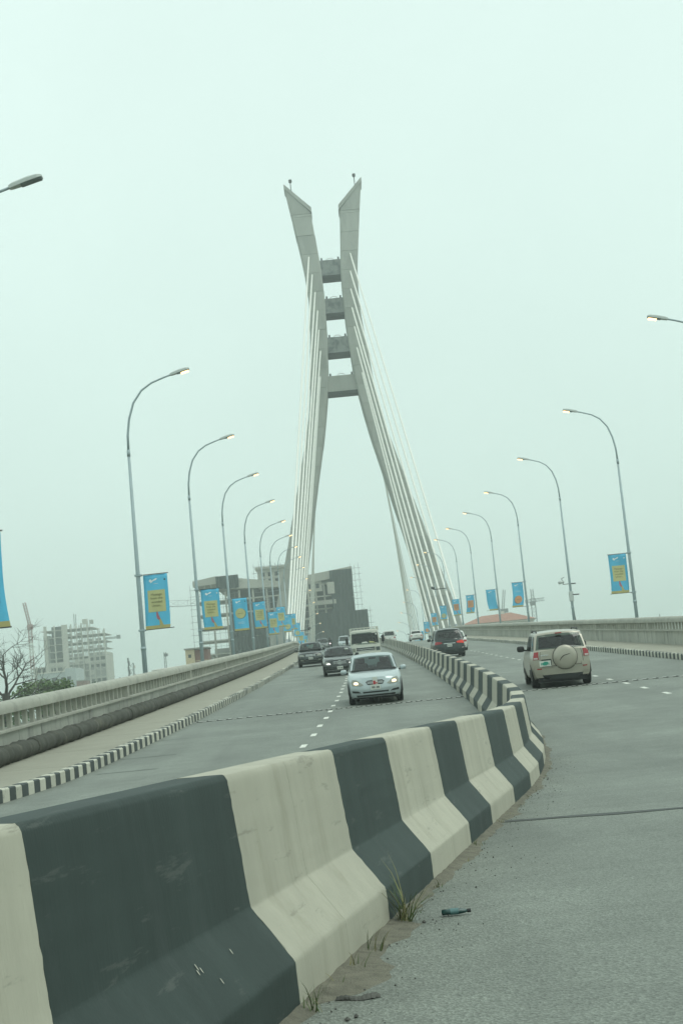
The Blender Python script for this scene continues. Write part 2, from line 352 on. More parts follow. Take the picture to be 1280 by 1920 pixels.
KERB_L = .34
def kerb_mesh(m_, seed):
    rnd = random.Random(seed); mb = MB(); h = .225+rnd.uniform(-.012, .008)
    mb.box(-.10, .10, -KERB_L/2+.004, KERB_L/2-.004, -.03, h); me = mb.mesh('kerb_stone', m_); return bevel_mesh(me, .014+rnd.random()*.012, 1)
KW = [kerb_mesh(M['kerb_white'], i) for i in range(4)]; KB = [kerb_mesh(M['kerb_black'], i+9) for i in range(4)]
for side in (-1, 1):
    pv = empty('pavement', tr(60, side*9.7, .1), kind='structure'); O = pv.location
    # slabs with open joints
    y = -20.; i = 0
    while y < 200:
        L = 4.6+random.uniform(-.5, .5); mb = MB(O)
        pr = [(side*(HALF+.1), -.01), (side*(HALF+.1), .20), (side*(FOOT+.1), .215), (side*(FOOT+.1), -.01)]
        if side < 0: pr = pr[::-1]
        sweep(mb, pr, frange(y+.012, y+L-.012, 1.2)); mb.build('footway_slab', M['footway'], pv); y += L; i += 1
    mb = MB(O); sweep(mb, pr, frange(y, 420, 4)); mb.build('footway_run', M['footway'], pv)
    n = 0; Y = (16. if side < 0 else 44.)
    while n < 296:
        Y += KERB_L
        me = random.choice(KW if n % 2 else KB)
        o = link('kerb_stone', me, pv); o.matrix_basis = Matrix.Translation(-O) @ frame(Y, side*HALF+random.uniform(-.006, .006))
        n += 1
    mb = MB(O); k = 0
    for ya, yb in ((-20, (16. if side < 0 else 44.)+KERB_L/2), (Y+KERB_L/2, 330)):
        y = ya
        while y < yb:
            mb.cur = k % 2; k += 1; y2 = min(y+KERB_L, yb)
            mb.hexa([tr(y, side*HALF-.1, -.03), tr(y, side*HALF+.1, -.03), tr(y2, side*HALF+.1, -.03), tr(y2, side*HALF-.1, -.03), tr(y, side*HALF-.1, .22), tr(y, side*HALF+.1, .22), tr(y2, side*HALF+.1, .22), tr(y2, side*HALF-.1, .22)]); y = y2
    props(mb.build('kerb_run', [M['kerb_white'], M['kerb_black']], pv), kind='stuff')

# ------------------------------------------------------------------ parapets
def bal_mesh():
    mb = MB(); mb.box(-.055, .055, -.065, .065, -.02, .40); return bevel_mesh(mb.mesh('baluster', M['concrete']), .012, 1)
BAL = bal_mesh()
def rail_prof(side, h0):
    c = side*FOOT+side*.19
    return [(c+side*-.19, h0), (c-side*.20, h0+.10), (c-side*.17, h0+.20), (c-side*.09, h0+.255), (c+side*.05, h0+.265), (c+side*.15, h0+.22), (c+side*.19, h0+.10), (c+side*.17, h0)]
for side in (-1, 1):
    lab = ('weathered balustraded concrete parapet beside the oncoming traffic, with dark pipe at its foot' if side < 0
           else 'stained balustraded concrete parapet beside the traffic driving away, no pipe at its foot')
    O = tr(60, side*(FOOT+.2), .2); pp = empty('bridge_parapet', O, lab, 'parapet', 'parapets of the bridge')
    y = 14. if side < 0 else 40.; yend = 255.
    while y < yend:
        L = 2.0; mb = MB(O)
        a = side*FOOT; pr = [(a, .19), (a+side*.02, .83), (a+side*.36, .83), (a+side*.38, -.1)]
        j = random.uniform(-.006, .006); pr = [(p+j, q) for p, q in pr]
        if side > 0: pass
        else: pr = pr[::-1]
        sweep(mb, pr, [y+.012, y+L-.012]); mb.build('plinth_panel', M['plinth'], pp)
        mb = MB(O); pr = [(a-side*.05, .832), (a-side*.05, .885), (a+side*.40, .885), (a+side*.40, .832)]
        sweep(mb, pr if side > 0 else pr[::-1], [y+.004, y+L-.004]); mb.build('ledge', M['concrete'], pp)
        y += L
    y = 14. if side < 0 else 40.; n = 0
    while y < yend and n < 296:
        y += .66; n += 1
        if int(n) % 24 == 0:       # wider post at every expansion gap
            mb = MB(O); c = side*FOOT+side*.16
            sweep(mb, [(c-.15, .19), (c+.15, .19), (c+.15, 1.27), (c-.15, 1.27)], [y-.16, y-.012]); sweep(mb, [(c-.15, .19), (c+.15, .19), (c+.15, 1.27), (c-.15, 1.27)], [y+.012, y+.16])
            mb.build('post', M['concrete'], pp); continue
        o = link('baluster', BAL, pp); o.matrix_basis = Matrix.Translation(-O) @ frame(y, side*FOOT+side*.17, .875)
    y = 14. if side < 0 else 40.
    while y < yend:
        mb = MB(O); pr = rail_prof(side, 1.235); sweep(mb, pr if side > 0 else pr[::-1], frange(y+.008, y+3.992, 1.0))
        autosmooth(mb.build('top_rail', M['concrete'], pp, smooth=True), 50); y += 4.
    mb = MB(O); a = side*FOOT
    pr = [(a, .19), (a, .86), (a+side*.38, .86), (a+side*.38, .19)]; sweep(mb, pr if side > 0 else pr[::-1], frange(yend, 400, 4))
    pr = rail_prof(side, 1.22); sweep(mb, pr if side > 0 else pr[::-1], frange(yend, 400, 4))
    mb.build('far_run', M['concrete'], pp)
# wrapped pipe at the foot of the parapet on the oncoming side
O = tr(40, -FOOT+.2, .2); wp = empty('wrapped_pipe', O, 'thick dark weathered pipe lying on the footway against the parapet', 'pipe')
y = 14.; k = 0
rnd = random.Random(3)
while y < 190:
    L = rnd.uniform(3.2, 4.6); mb = MB(O); pts = []; rad = []
    for q in frange(y, y+L-.03, .12):
        pts.append(tr(q, -FOOT+.21+rnd.uniform(-.012, .012), .40+rnd.uniform(-.012, .012))); rad.append(.20+rnd.uniform(-.032, .028))
    mb.tube(pts, rad, 10); mb.build('pipe_length', M['pipe'], wp, smooth=True); y += L

# ------------------------------------------------------------------ median barrier, one block per painted stripe
BP = [(-.335, -.02), (-.33, .185), (-.17, .40), (-.115, .90), (-.10, .925), (.10, .925), (.115, .90), (.17, .40), (.33, .185), (.335, -.02)]
O = tr(20, 0, 0); mbar = empty('median_barrier', O, 'long concrete median barrier painted in black and cream stripes between the carriageways', 'barrier')
STRIPES = [-2.6, -.9, .8, 2.3, 3.93, 5.8, 7.7, 9.2, 11.05, 12.5, 14.5, 16.5]
while STRIPES[-1] < 262: STRIPES.append(STRIPES[-1]+1.82)
def dense(pr, d=.03):
    o_ = []
    for p, q in zip(pr, pr[1:]):
        n_ = max(1, int(math.dist(p, q)/d)); o_ += [(p[0]+(q[0]-p[0])*k/n_, p[1]+(q[1]-p[1])*k/n_) for k in range(n_)]
    return o_+[pr[-1]]
def rounded(pr, r_=.012):
    o_ = [pr[0]]
    for p, c, q in zip(pr, pr[1:], pr[2:]):
        c_, p_, q_ = Vector(c), Vector(p), Vector(q); d1, d2 = p_-c_, q_-c_; t = min(r_, d1.length*.4, d2.length*.4); A_, B_ = c_+d1.normalized()*t, c_+d2.normalized()*t
        for k in (0, .34, .67, 1): o_.append(tuple(A_*(1-k)**2+c_*2*k*(1-k)+B_*k*k))
    return o_+[pr[-1]]
RBP = rounded(BP); NB = len(dense(RBP)); EJ = {}
def ends(i):        # hand-painted stripe edge: wanders a few millimetres
    if i not in EJ:
        q = random.Random(100+i); v = 0; e_ = []
        for k in range(NB): v = v*.75+q.gauss(0, .0028); e_.append(v)
        EJ[i] = e_
    return EJ[i]
def block(mb, pr, a, b, ja, jb, d):
    rings = []; yy = frange(a, b, d)
    for m_, Y in enumerate(yy):
        jj = ja if m_ == 0 else jb if m_ == len(yy)-1 else None
        rings.append([mb.vert(tr(Y+(jj[k] if jj else 0), o, h)) for k, (o, h) in enumerate(pr)])
    for p, q in zip(rings, rings[1:]):
        for k in range(len(pr)-1): mb.face([p[k], q[k], q[k+1], p[k+1]])
    mb.face(rings[0]); mb.face(rings[-1][::-1])
rnd = random.Random(11)
for i, (a, b) in enumerate(zip(STRIPES, STRIPES[1:])):
    white = (i % 2 == 1); mb = MB(O); j = rnd.uniform(-.004, .004); jz = rnd.uniform(-.004, .005)
    pr = [(o+j, h+(jz if h > .2 else 0)) for o, h in BP]
    mid = (a+b)/2+rnd.uniform(-.15, .15)
    d = 1.2
    if b < 40: pr = [(o+rnd.uniform(-.0012, .0012), h+rnd.uniform(-.0015, .0015)) for o, h in dense(RBP)]; NB_ = len(pr)
    if b < 40 and white:       # casting joint: a shallow groove inside the painted stripe
        d = .35; mb.cur = 0
        block(mb, pr, a, mid-.0015, ends(i), None, d); block(mb, pr, mid+.0015, b, None, ends(i+1), d)
        inn = [(o*.988, h-.003) for o, h in pr]; sweep(mb, inn, [mid-.003, mid+.003])
    elif b < 40: block(mb, pr, a, b, ends(i), ends(i+1), .35)
    else: sweep(mb, pr, frange(a+.002, b-.002, d))
    o = mb.build('barrier_block', M['barrier_white'] if white else M['barrier_black'], mbar)
    if b < 40:
        for p in o.data.polygons: p.use_smooth = True
        autosmooth(o, 40)

# chips where the black paint has come off the near block
rc = random.Random(31)
for (Y, u, n) in ((4.93, .62, 3), (5.05, .3, 1), (5.3, .55, 1)):
    for k in range(n):
        mb = MB(O); f0 = lambda t, y: tr(y, .33-.16*t+.003, .185+.215*t+.003); a = rc.uniform(0, .05); q = u+rc.uniform(-.05, .05); yy = Y+k*.018
        mb.poly([f0(q, yy), f0(q+.02, yy+.004), f0(q+.07+a, yy+.007), f0(q+.09+a, yy+.002), f0(q+.04, yy-.002)]); mb.build('paint_chip', M['kerb_white'], mbar)

# ------------------------------------------------------------------ street lamps
def lamp_meshes():
    d = {}
    mb = MB(); mb.tube([(0, 0, -1.2), (0, 0, 5.0), (0, 0, 10.2)], [.105, .085, .055], 10); d['pole'] = mb.mesh('pole', M['galv'], True)
    mb = MB(); mb.tube([(0, 0, 10.05), (0, 0, 10.30)], .07, 10); mb.tube([(0, 0, 2.3), (0, 0, 2.42)], .112, 10); d['collar'] = mb.mesh('collar', M['galv'], True)
    pts = [(0, 0, 10.2), (.02, 0, 10.9), (.12, 0, 11.55), (.34, 0, 12.2), (.70, 0, 12.68), (1.12, 0, 12.95), (1.62, 0, 13.12), (1.98, 0, 13.22)]
    mb = MB(); mb.tube(pts, [.052, .049, .046, .043, .041, .038, .036, .034], 8); d['arm'] = mb.mesh('arm', M['galv'], True)
    a = Vector((1.91, 0, 13.21)); t = Vector((.97, 0, .235)).normalized(); u = Vector((-t.z, 0, t.x)); v = Vector((0, 1, 0)); mb = MB()
    secs = [(0, .07, .05, .04), (.10, .09, .075, .045), (.45, .125, .09, .04), (.70, .13, .07, .04), (.80, .09, .035, .03)]; rings = []
    for s_, w_, up, dn in secs:
        c = a+t*s_; rings.append([mb.vert(c+v*x+u*z) for x, z in ((-w_, -dn), (w_, -dn), (w_*.95, up*.5), (w_*.55, up), (-w_*.55, up), (-w_*.95, up*.5))])
    for p, q in zip(rings, rings[1:]):
        for k in range(6): mb.face([p[k], p[(k+1) % 6], q[(k+1) % 6], q[k]])
    mb.face(rings[0][::-1]); mb.face(rings[-1]); d['lamp_head'] = mb.mesh('lamp_head', M['lamp_body'])
    mb = MB(); c = a+t*.28-u*.04; e_ = a+t*.78-u*.04
    mb.hexa([c-v*.09-u*.03, e_-v*.08-u*.03, e_+v*.08-u*.03, c+v*.09-u*.03, c-v*.11+u*.002, e_-v*.1+u*.002, e_+v*.1+u*.002, c+v*.11+u*.002]); d['lamp_lens'] = mb.mesh('lamp_lens', M['lamp_under'])
    mb = MB(); c = a+t*.44-u*.07; e_ = a+t*.76-u*.07
    mb.hexa([c-v*.075-u*.05, e_-v*.07-u*.05, e_+v*.07-u*.05, c+v*.075-u*.05, c-v*.085+u*.002, e_-v*.08+u*.002, e_+v*.08+u*.002, c+v*.085+u*.002]); d['lamp_bowl'] = mb.mesh('lamp_bowl', M['lamp_lit'])
    return d
LM = lamp_meshes()
LOFF = EDGE+.32; PYL = 290.
ORD = ['first', 'second', 'third', 'fourth', 'fifth', 'sixth', 'seventh', 'eighth', 'ninth', 'tenth', 'eleventh', 'twelfth', 'thirteenth', 'fourteenth', 'fifteenth', 'sixteenth']
def upright(Y, off, h, rot=0.):
    s_ = interp(SK, Y); return Matrix.Translation(tr(Y, off, h)) @ Matrix.Rotation(-math.atan(s_)+rot, 4, 'Z')
def lamp(Y, side, lit=True, lean=0.):
    sd = 'oncoming' if side < 0 else 'outbound'; seq = sorted([q for q in (LY if side < 0 else RY) if (q < PYL) == (Y < PYL)], key=lambda q: abs(q-PYL))
    lab = 'swan-neck street lamp on the %s side, %s lamp %s the pylon' % (sd, ORD[seq.index(Y)], 'before' if Y < PYL else 'beyond')
    grp = 'street lamps on the oncoming side' if side < 0 else 'street lamps on the outbound side'
    if not lit: lab = 'unlit galvanised street lamp whose arm reaches over the oncoming carriageway'; grp = None
    r = empty('street_lamp', label=lab, cat='street lamp', group=grp, mw=upright(Y, side*LOFF if side < 0 else LOFF-.25, 0, 0 if side < 0 else math.pi) @ Matrix.Rotation(lean, 4, 'X'))
    for k in ('pole', 'collar', 'arm'): link(k, LM[k], r)
    h = link('lamp_head', LM['lamp_head'], r); link('lamp_lens', LM['lamp_lens'], h)
    if lit: link('lamp_bowl', LM['lamp_bowl'], h)
    mb = MB()       # bracket that carries the pole on the deck edge
    mb.box(-.16, .16, -.16, .16, -1.3, .05); mb.box(-.02, .45 , -.1, .1, -1.25, -.5) ; link('bracket', mb.mesh('bracket', M['galv']), r)
    return r
LY = [31.0, 55.8, 75.5, 94.5, 114.5, 136.0, 156.5, 178, 199, 220, 241, 262, 284, 306, 328, 350, 372]
RY = [54.5, 78.3, 100.8, 125.8, 148, 170.8, 191, 213.5, 235, 257, 278, 300, 322, 345, 368]
for i, Y in enumerate(LY): lamp(Y, -1, lit=(i > 0))
for i, Y in enumerate(RY): lamp(Y, 1, lit=True)
# camera and box on one outbound lamp pole
Y = RY[2]; c = upright(Y, LOFF, 4.05)
r = empty('security_camera', label='small security camera on a bracket with a grey box below, on bannerless lamp pole', cat='camera', mw=c)
mb = MB(); mb.bar((-.08, 0, 0), (-.75, 0, 0), .04); mb.bar((-.72, 0, 0), (-.80, 0, .42), .04); mb.bar((-.8, 0, .42), (-.6, 0, .5), .035); mb.build('arm', M['steel_dark'], r)
mb = MB(); mb.tube([(-.68, .1, .2), (-1.02, -.18, .12)], [.09, .11], 10); mb.build('camera_body', M['lamp_body'], r, True)
mb = MB(); mb.box(-.40, -.10, -.13, .13, -1.25, -.55); bevel_mesh(mb.build('equipment_box', M['lamp_body'], r).data, .02, 1)
mb = MB(); mb.tube([(-.2, 0, -1.25), (-.17, 0, -2.2), (-.10, 0, -3.2)], .03, 6); mb.build('cable', M['steel_dark'], r)
mb = MB(); mb.box(-.16, .3, -.14, .14, -.82, -.76); mb.box(-.15, .15, -.14, .14, -.03, .03); mb.build('clamp', M['steel_dark'], r)
for Y, sd, h in ((213.5, 1, 7.6), (241, -1, 4.6)):
    r = empty('security_camera', label='dark twin camera bracket on a distant lamp pole ' + ('beyond the outbound banners' if sd > 0 else 'beyond the oncoming banners'), cat='camera', mw=upright(Y, sd*LOFF, h))
    mb = MB(); mb.bar((-.1*sd, 0, 0), (-2.2*sd, 0, 0), .12); mb.build('arm', M['steel_dark'], r)
    mb = MB(); mb.tube([(-2.0*sd, .2, .25), (-2.3*sd, -.25, .25)], .2, 8); mb.build('camera_body', M['steel_dark'], r)

# ------------------------------------------------------------------ banners
def text_mesh(lines, size, align='CENTER', space=1.0):
    cu = bpy.data.curves.new('t', 'FONT'); cu.body = '\n'.join(lines); cu.size = size; cu.align_x = align; cu.space_line = space; cu.extrude = .0015
    o = bpy.data.objects.new('t', cu); C.objects.link(o); dg = bpy.context.evaluated_depsgraph_get()
    me = bpy.data.meshes.new_from_object(o.evaluated_get(dg)); bpy.data.objects.remove(o); return me
TXT = text_mesh(['Message', 'from the', 'wooded', 'Union...'], .135, space=1.08)
for_m = lambda me, m_: (me.materials.clear(), me.materials.append(m_), me)[2]
for_m(TXT, M['banner_ink'])
TXT2 = for_m(text_mesh(['Inspired'], .10), M['banner_ink'])
TXT3 = for_m(text_mesh(['connect with us', 'and be inspired'], .07, space=1.2), M['banner_white'])
TXT4 = for_m(text_mesh(['inspired'], .055), M['banner_white'])
BW, BH = .98, 2.16
def banner_sheet(seed, m_, x0, x1, z0, z1, dy, amp, nx=8, nz=16, bottom=None, circ=None):
    """cloth patch in banner space (x from the pole outwards, z down from 0), wavy"""
    mb = MB(); rnd = random.Random(seed); p1, p2, p3 = rnd.uniform(0, 6), rnd.uniform(0, 6), rnd.uniform(-.12, .12)
    def P(x, z): return Vector((x+amp*1.2*math.sin(-z*1.4+p1)*(1-abs(2*x/BW-1))*.3 + max(0, -z-.9)**2*p3, dy+amp*math.sin(-z*2.3+p1+x*2.)+amp*.6*math.sin(x*9+z*1.6+p2), z))
    if circ:
        cx_, cz_, r_ = circ; n = 28; c = mb.vert(P(cx_, cz_)); g = []
        for q in (.5, 1): g.append([mb.vert(P(cx_+r_*q*math.cos(t), cz_+r_*q*math.sin(t))) for t in [2*math.pi*k/n for k in range(n)]])
        for k in range(n): mb.face([c, g[0][k], g[0][(k+1) % n]]); mb.face([g[0][k], g[1][k], g[1][(k+1) % n], g[0][(k+1) % n]])
    else:
        G = [[mb.vert(P(x0+(x1-x0)*i/nx, z0+(z1-z0)*j/nz)) for i in range(nx+1)] for j in range(nz+1)]
        for j in range(nz):
            for i in range(nx): mb.face([G[j][i], G[j][i+1], G[j+1][i+1], G[j+1][i]])
    return mb, P
def banner(Y, side, kind, z_top, seed, yaw=0., label=None, group=None):
    # sheet hangs from rods on the road side of the lamp pole
    mw = upright(Y, side*(LOFF if side < 0 else LOFF-.25)-side*.13, z_top, 0 if side < 0 else math.pi)   # +x towards the road
    r = empty('banner', mw=mw @ Matrix.Rotation(yaw*(1 if side < 0 else -1), 4, 'Z'), label=label, cat='banner', group=group)
    fr = -1 if side < 0 else 1          # camera is towards -y of the road: local -y on the oncoming side, +y on the other
    amp = random.Random(seed).uniform(.015, .035)
    X0 = .06; flip = (side > 0)
    def mk(nm, m_, parent=None, dz=.006, **k):
        mb, P = banner_sheet(seed, m_, k.get('x0', X0), k.get('x1', X0+BW), k.get('z0', -.02), k.get('z1', -BH), fr*dz, amp, k.get('nx', 8), k.get('nz', 16), circ=k.get('circ'))
        o = mb.build(nm, m_, parent or r, True); return o, P
    sheet, P = mk('cloth', M['banner_blue'], dz=0.)
    sol = sheet.modifiers.new('thick', 'SOLIDIFY'); sol.thickness = .004; sol.offset = 0
    def txt(me, nm, xc, zc, dz):
        o = link(nm, me.copy(), sheet)
        for v_ in o.data.vertices:
            x, z = v_.co.x, v_.co.y
            xx = xc+(x if not flip else -x); q = P(xx, zc+z); v_.co = (q.x, q.y+fr*(dz+v_.co.z), q.z)
        return o
    mk('bottom_band', M['banner_ochre'], sheet, z0=-BH+.13, z1=-BH-.005, nz=2)
    mk('logo', M['banner_white'], sheet, circ=(X0+(.28 if not flip else .70), -.26, .055)); 
    lx = X0+.32
    def logo_poly(pts):
        mb = MB(); mb.poly([(P(X0+(x if not flip else BW-x), z)+Vector((0, fr*.007, 0))) for x, z in pts]); mb.build('logo_stroke', M['banner_white'], sheet)
    logo_poly([(.26, -.36), (.31, -.29), (.40, -.22), (.52, -.17), (.56, -.20), (.50, -.25), (.40, -.27), (.33, -.33)])
    mk('eyelet', M['banner_white'] if seed % 2 else M['steel_dark'], sheet, circ=(X0+(.86 if not flip else .12), -.25, .035), dz=.009)
    txt(TXT4, 'lettering', X0+BW*.5, -.40, .006)
    col = M['banner_yellow'] if side < 0 or kind.endswith('y') else M['banner_orange']
    k = kind[0]
    if k == 's':
        mk('printed_square', col, sheet, x0=X0+.14, x1=X0+.84, z0=-.64, z1=-1.50, dz=.007, nx=6, nz=8)
        txt(TXT, 'lettering', X0+.49, -.86, .0095)
        def arm(pts, m_, nm):
            mb = MB(); mb.poly([(P(X0+(x if not flip else BW-x), z)+Vector((0, fr*.009, 0))) for x, z in pts]); mb.build(nm, m_, sheet)
        arm([(.45, -1.50), (.50, -1.50), (.53, -1.62), (.60, -1.78), (.54, -1.84), (.46, -1.76), (.44, -1.64)], M['skin_print'], 'printed_hand')
        arm([(.55, -1.82), (.61, -1.78), (.72, -2.03), (.57, -2.03)], M['banner_ochre'], 'printed_sleeve')
    elif k in 'cd':
        zc = -1.02 if k == 'c' else -1.52
        mk('printed_shadow', M['banner_shadow'], sheet, circ=(X0+.51, zc-.015, .345), dz=.006)
        mk('printed_disc', col, sheet, circ=(X0+.49, zc, .335), dz=.0085)
        txt(TXT2, 'lettering', X0+.49, zc-.03, .011); txt(TXT3, 'lettering', X0+.49, -1.62 if k == 'c' else -.78, .007)
    mb = MB(); mb.bar((-.02, 0, .0), (X0+BW+.05, 0, -.0), .028); mb.build('top_rod', M['steel_dark'], r)
    mb = MB(); mb.bar((-.02, 0, -BH-.02), (X0+BW+.12, 0, -BH-.01), .028); mb.build('bottom_rod', M['steel_dark'], r)
    for z in (0, -BH-.02):
        mb = MB(); mb.box(-.25, -.0, -.12, .12, z-.035, z+.035); mb.build('clamp', M['galv'], r)
    return r
LB = ['d', 's', 's', 'c', 's', 's', 's', 'd', 's', 'd', 's', 's']
LBY = dict(zip(range(12), [5.2]*12)); names = {'s': 'blue banner with a yellow text square and reaching hand', 'c': 'blue banner with a yellow disc at its middle', 'd': 'blue banner with a yellow disc near its foot'}
lastsq = 0
for i, k in enumerate(LB):
    lab = names[k].replace(' and reaching hand', '').replace('blue banner with a ', 'banner, ').replace('near its foot', 'low').replace('at its middle', 'mid-height')+', %s oncoming-side lamp before the pylon' % ORD[len([q for q in LY if q < PYL])-1-i]
    banner(LY[i], -1, k, [5.3, 5.25, 5.2, 5.1, 5.25, 4.7, 5.5, 4.9, 5.4, 4.8, 4.4, 5][i], i*3+1, yaw=random.Random(i).uniform(-.12, .12), label=lab, group='banners on the oncoming side with '+{'s': 'squares', 'c': 'mid discs', 'd': 'low discs'}[k])
RB = [None, 'sy', None, 'd', 'p', 's', 's', 'dy', 's', 'd', 's', 'p']
rl = {'sy': 'blue banner with a yellow text square on an outbound lamp', 'd': 'blue banner with an orange disc near its foot on an outbound lamp', 'p': 'plain blue banner on an outbound lamp',
      's': 'blue banner with an orange text square on an outbound lamp', 'dy': 'blue banner with a yellow disc near its foot on an outbound lamp'}
for i, k in enumerate(RB):
    if k: banner(RY[i], 1, k, 5.05, i*5+2, yaw=random.Random(i+40).uniform(-.1, .15), label=(rl[k].replace('blue banner with an ', 'banner, ').replace('near its foot', 'low').replace('an outbound lamp', 'the %s outbound lamp %s the pylon' % (ORD[len([q for q in RY if q < PYL])-1-i] if RY[i] < PYL else 'first', 'before' if RY[i] < PYL else 'beyond')) if k not in ('sy', 'dy') else rl[k]), group='banners on the outbound side, kind '+k)

# ------------------------------------------------------------------ pylon
PY, PX = 290., 2.65
LEG = [  # height, inner and outer half-distance from the axis
 (-12, 14.3, 22.4), (4, 13.2, 21.0), (10, 12.75, 20.2), (15, 12.6, 19.3), (20, 12.0, 18.0), (25, 11.25, 16.6), (30, 10.4, 15.1), (35, 9.35, 13.85), (40, 8.22, 12.55), (45, 7.15, 11.2), (50, 6.0, 9.9), (55, 4.87, 8.6), (60, 3.9, 7.5),
 (65, 3.05, 6.75), (70, 2.5, 6.3), (75, 2.17, 5.85), (80, 1.95, 5.4), (85, 1.88, 5.25), (90, 1.95, 5.5), (94, 2.28, 5.95), (98, 2.6, 6.48), (102, 2.9, 7.0), (106, 3.2, 7.53), (110.4, 3.55, 8.1)]
LI = [(z, a) for z, a, b in LEG]; LO = [(z, b) for z, a, b in LEG]
def ldep(z): return interp([(-12, 8.5), (30, 6.5), (65, 5.2), (110, 4.4)], z)/2
py = empty('bridge_pylon', (PX, PY, -12), 'tall grey concrete pylon of two splayed legs tied by four crossbeams', 'pylon')
O = Vector((PX, PY, -12))
rnd = random.Random(5)
for s_ in (-1, 1):
    zs = [-12.]
    while zs[-1] < 103.0: zs.append(min(zs[-1]+(4.1 if zs[-1] < 106 else 3), 103.4) if zs[-1] < 99.5 else 103.4)
    for a, b in zip(zs, zs[1:]):
        mb = MB(O); j = rnd.uniform(-.035, .035); g = .03; A = []
        sub = [a+g, (a+b)/2, b-g]; rings = []
        for z in sub:
            i_, o_, d_ = interp(LI, z)+j, interp(LO, z)+j, ldep(z)+j; y0, y1 = PY-d_, PY+d_; c_ = .25
            rings.append([mb.vert((PX+s_*x, y, z)) for x, y in ((i_+c_, y0), (o_-c_, y0), (o_, y0+c_), (o_, y1-c_), (o_-c_, y1), (i_+c_, y1), (i_, y1-c_), (i_, y0+c_))])
        for p, q in zip(rings, rings[1:]):
            for k in range(8): mb.face([p[k], p[(k+1) % 8], q[(k+1) % 8], q[k]])
        mb.face(rings[0][::-1]); mb.face(rings[-1])
        bm_o = mb.build('leg_segment', M['pylon'], py)
    mb = MB(O)           # dark joint core, seen only in the open joints
    for a, b in zip(frange(-12, 103.4, 4), frange(-12, 103.4, 4)[1:]):
        P8 = []
        for z in (a, b):
            i_, o_, d_ = interp(LI, z)+.16, interp(LO, z)-.16, ldep(z)-.16
            P8 += [(PX+s_*i_, PY-d_, z), (PX+s_*o_, PY-d_, z), (PX+s_*o_, PY+d_, z), (PX+s_*i_, PY+d_, z)]
        mb.hexa(P8)
    mb.build('leg_core', M['beam_concrete'], py)
    # raked top: outer edge rises to a point
    mb = MB(O); z0 = 103.43; i0, o0, d_ = interp(LI, z0), interp(LO, z0), ldep(z0); zt = 110.0; ot = interp(LO, zt)
    mb.hexa([(PX+s_*i0, PY-d_, z0), (PX+s_*o0, PY-d_, z0), (PX+s_*o0, PY+d_, z0), (PX+s_*i0, PY+d_, z0),
             (PX+s_*(i0+.05), PY-d_, z0+.15), (PX+s_*ot, PY-d_, zt-.5), (PX+s_*ot, PY+d_, zt-.5), (PX+s_*(i0+.05), PY+d_, z0+.15)]); mb.build('leg_tip', M['pylon'], py)
    mb = MB(O); e_ = .16
    mb.hexa([(PX+s_*(i0-e_), PY-d_-e_, z0+.16), (PX+s_*(ot+e_), PY-d_-e_, zt-.62), (PX+s_*(ot+e_), PY+d_+e_, zt-.62), (PX+s_*(i0-e_), PY+d_+e_, z0+.16),
             (PX+s_*(i0-e_), PY-d_-e_, z0+1.25), (PX+s_*(ot+e_), PY-d_-e_, zt+.3), (PX+s_*(ot+e_), PY+d_+e_, zt+.3), (PX+s_*(i0-e_), PY+d_+e_, z0+1.25)]); mb.build('coping', M['pylon'], py)
    mb = MB(O); xl = PX+s_*(ot-1.3); mb.tube([(xl, PY-1, zt-1.2), (xl, PY-1, zt+.9)], .09, 6); mb.tube([(xl, PY-1, zt+.9), (xl, PY-1, zt+1.05), (xl, PY-1, zt+1.6)], [.18, .34, .36], 8); mb.build('aviation_light', M['steel_dark'], py)
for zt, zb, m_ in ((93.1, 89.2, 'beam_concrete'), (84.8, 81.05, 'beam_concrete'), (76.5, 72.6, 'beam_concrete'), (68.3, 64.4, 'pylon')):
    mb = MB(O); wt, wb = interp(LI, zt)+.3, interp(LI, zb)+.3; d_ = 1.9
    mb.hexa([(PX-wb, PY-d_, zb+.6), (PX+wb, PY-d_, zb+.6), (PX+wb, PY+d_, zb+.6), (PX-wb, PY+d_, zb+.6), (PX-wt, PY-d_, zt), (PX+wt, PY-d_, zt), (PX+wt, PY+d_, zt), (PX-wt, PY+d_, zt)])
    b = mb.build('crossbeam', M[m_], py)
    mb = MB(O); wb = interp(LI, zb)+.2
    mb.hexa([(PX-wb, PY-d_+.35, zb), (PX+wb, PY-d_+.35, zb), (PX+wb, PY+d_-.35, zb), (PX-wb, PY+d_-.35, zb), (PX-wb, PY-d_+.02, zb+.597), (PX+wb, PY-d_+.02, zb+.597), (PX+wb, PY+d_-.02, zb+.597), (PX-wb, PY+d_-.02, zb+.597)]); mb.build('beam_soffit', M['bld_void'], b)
    for x in (-wt+.75, wt-.75):
        mb = MB(O); mb.box(PX+x-.18, PX+x+.18, PY-d_+.1, PY-d_+.5, zt+.003, zt+.55); mb.build('bollard', M['steel_dark'], b)
    mb = MB(O); n = 10; pts = [(PX+.75*math.cos(t)*1., PY-d_+.3, zt+.45*math.sin(t)) for t in [math.pi*k/n for k in range(n+1)]]; mb.tube(pts, .06, 5); mb.build('lifting_eye', M['pylon'], b)

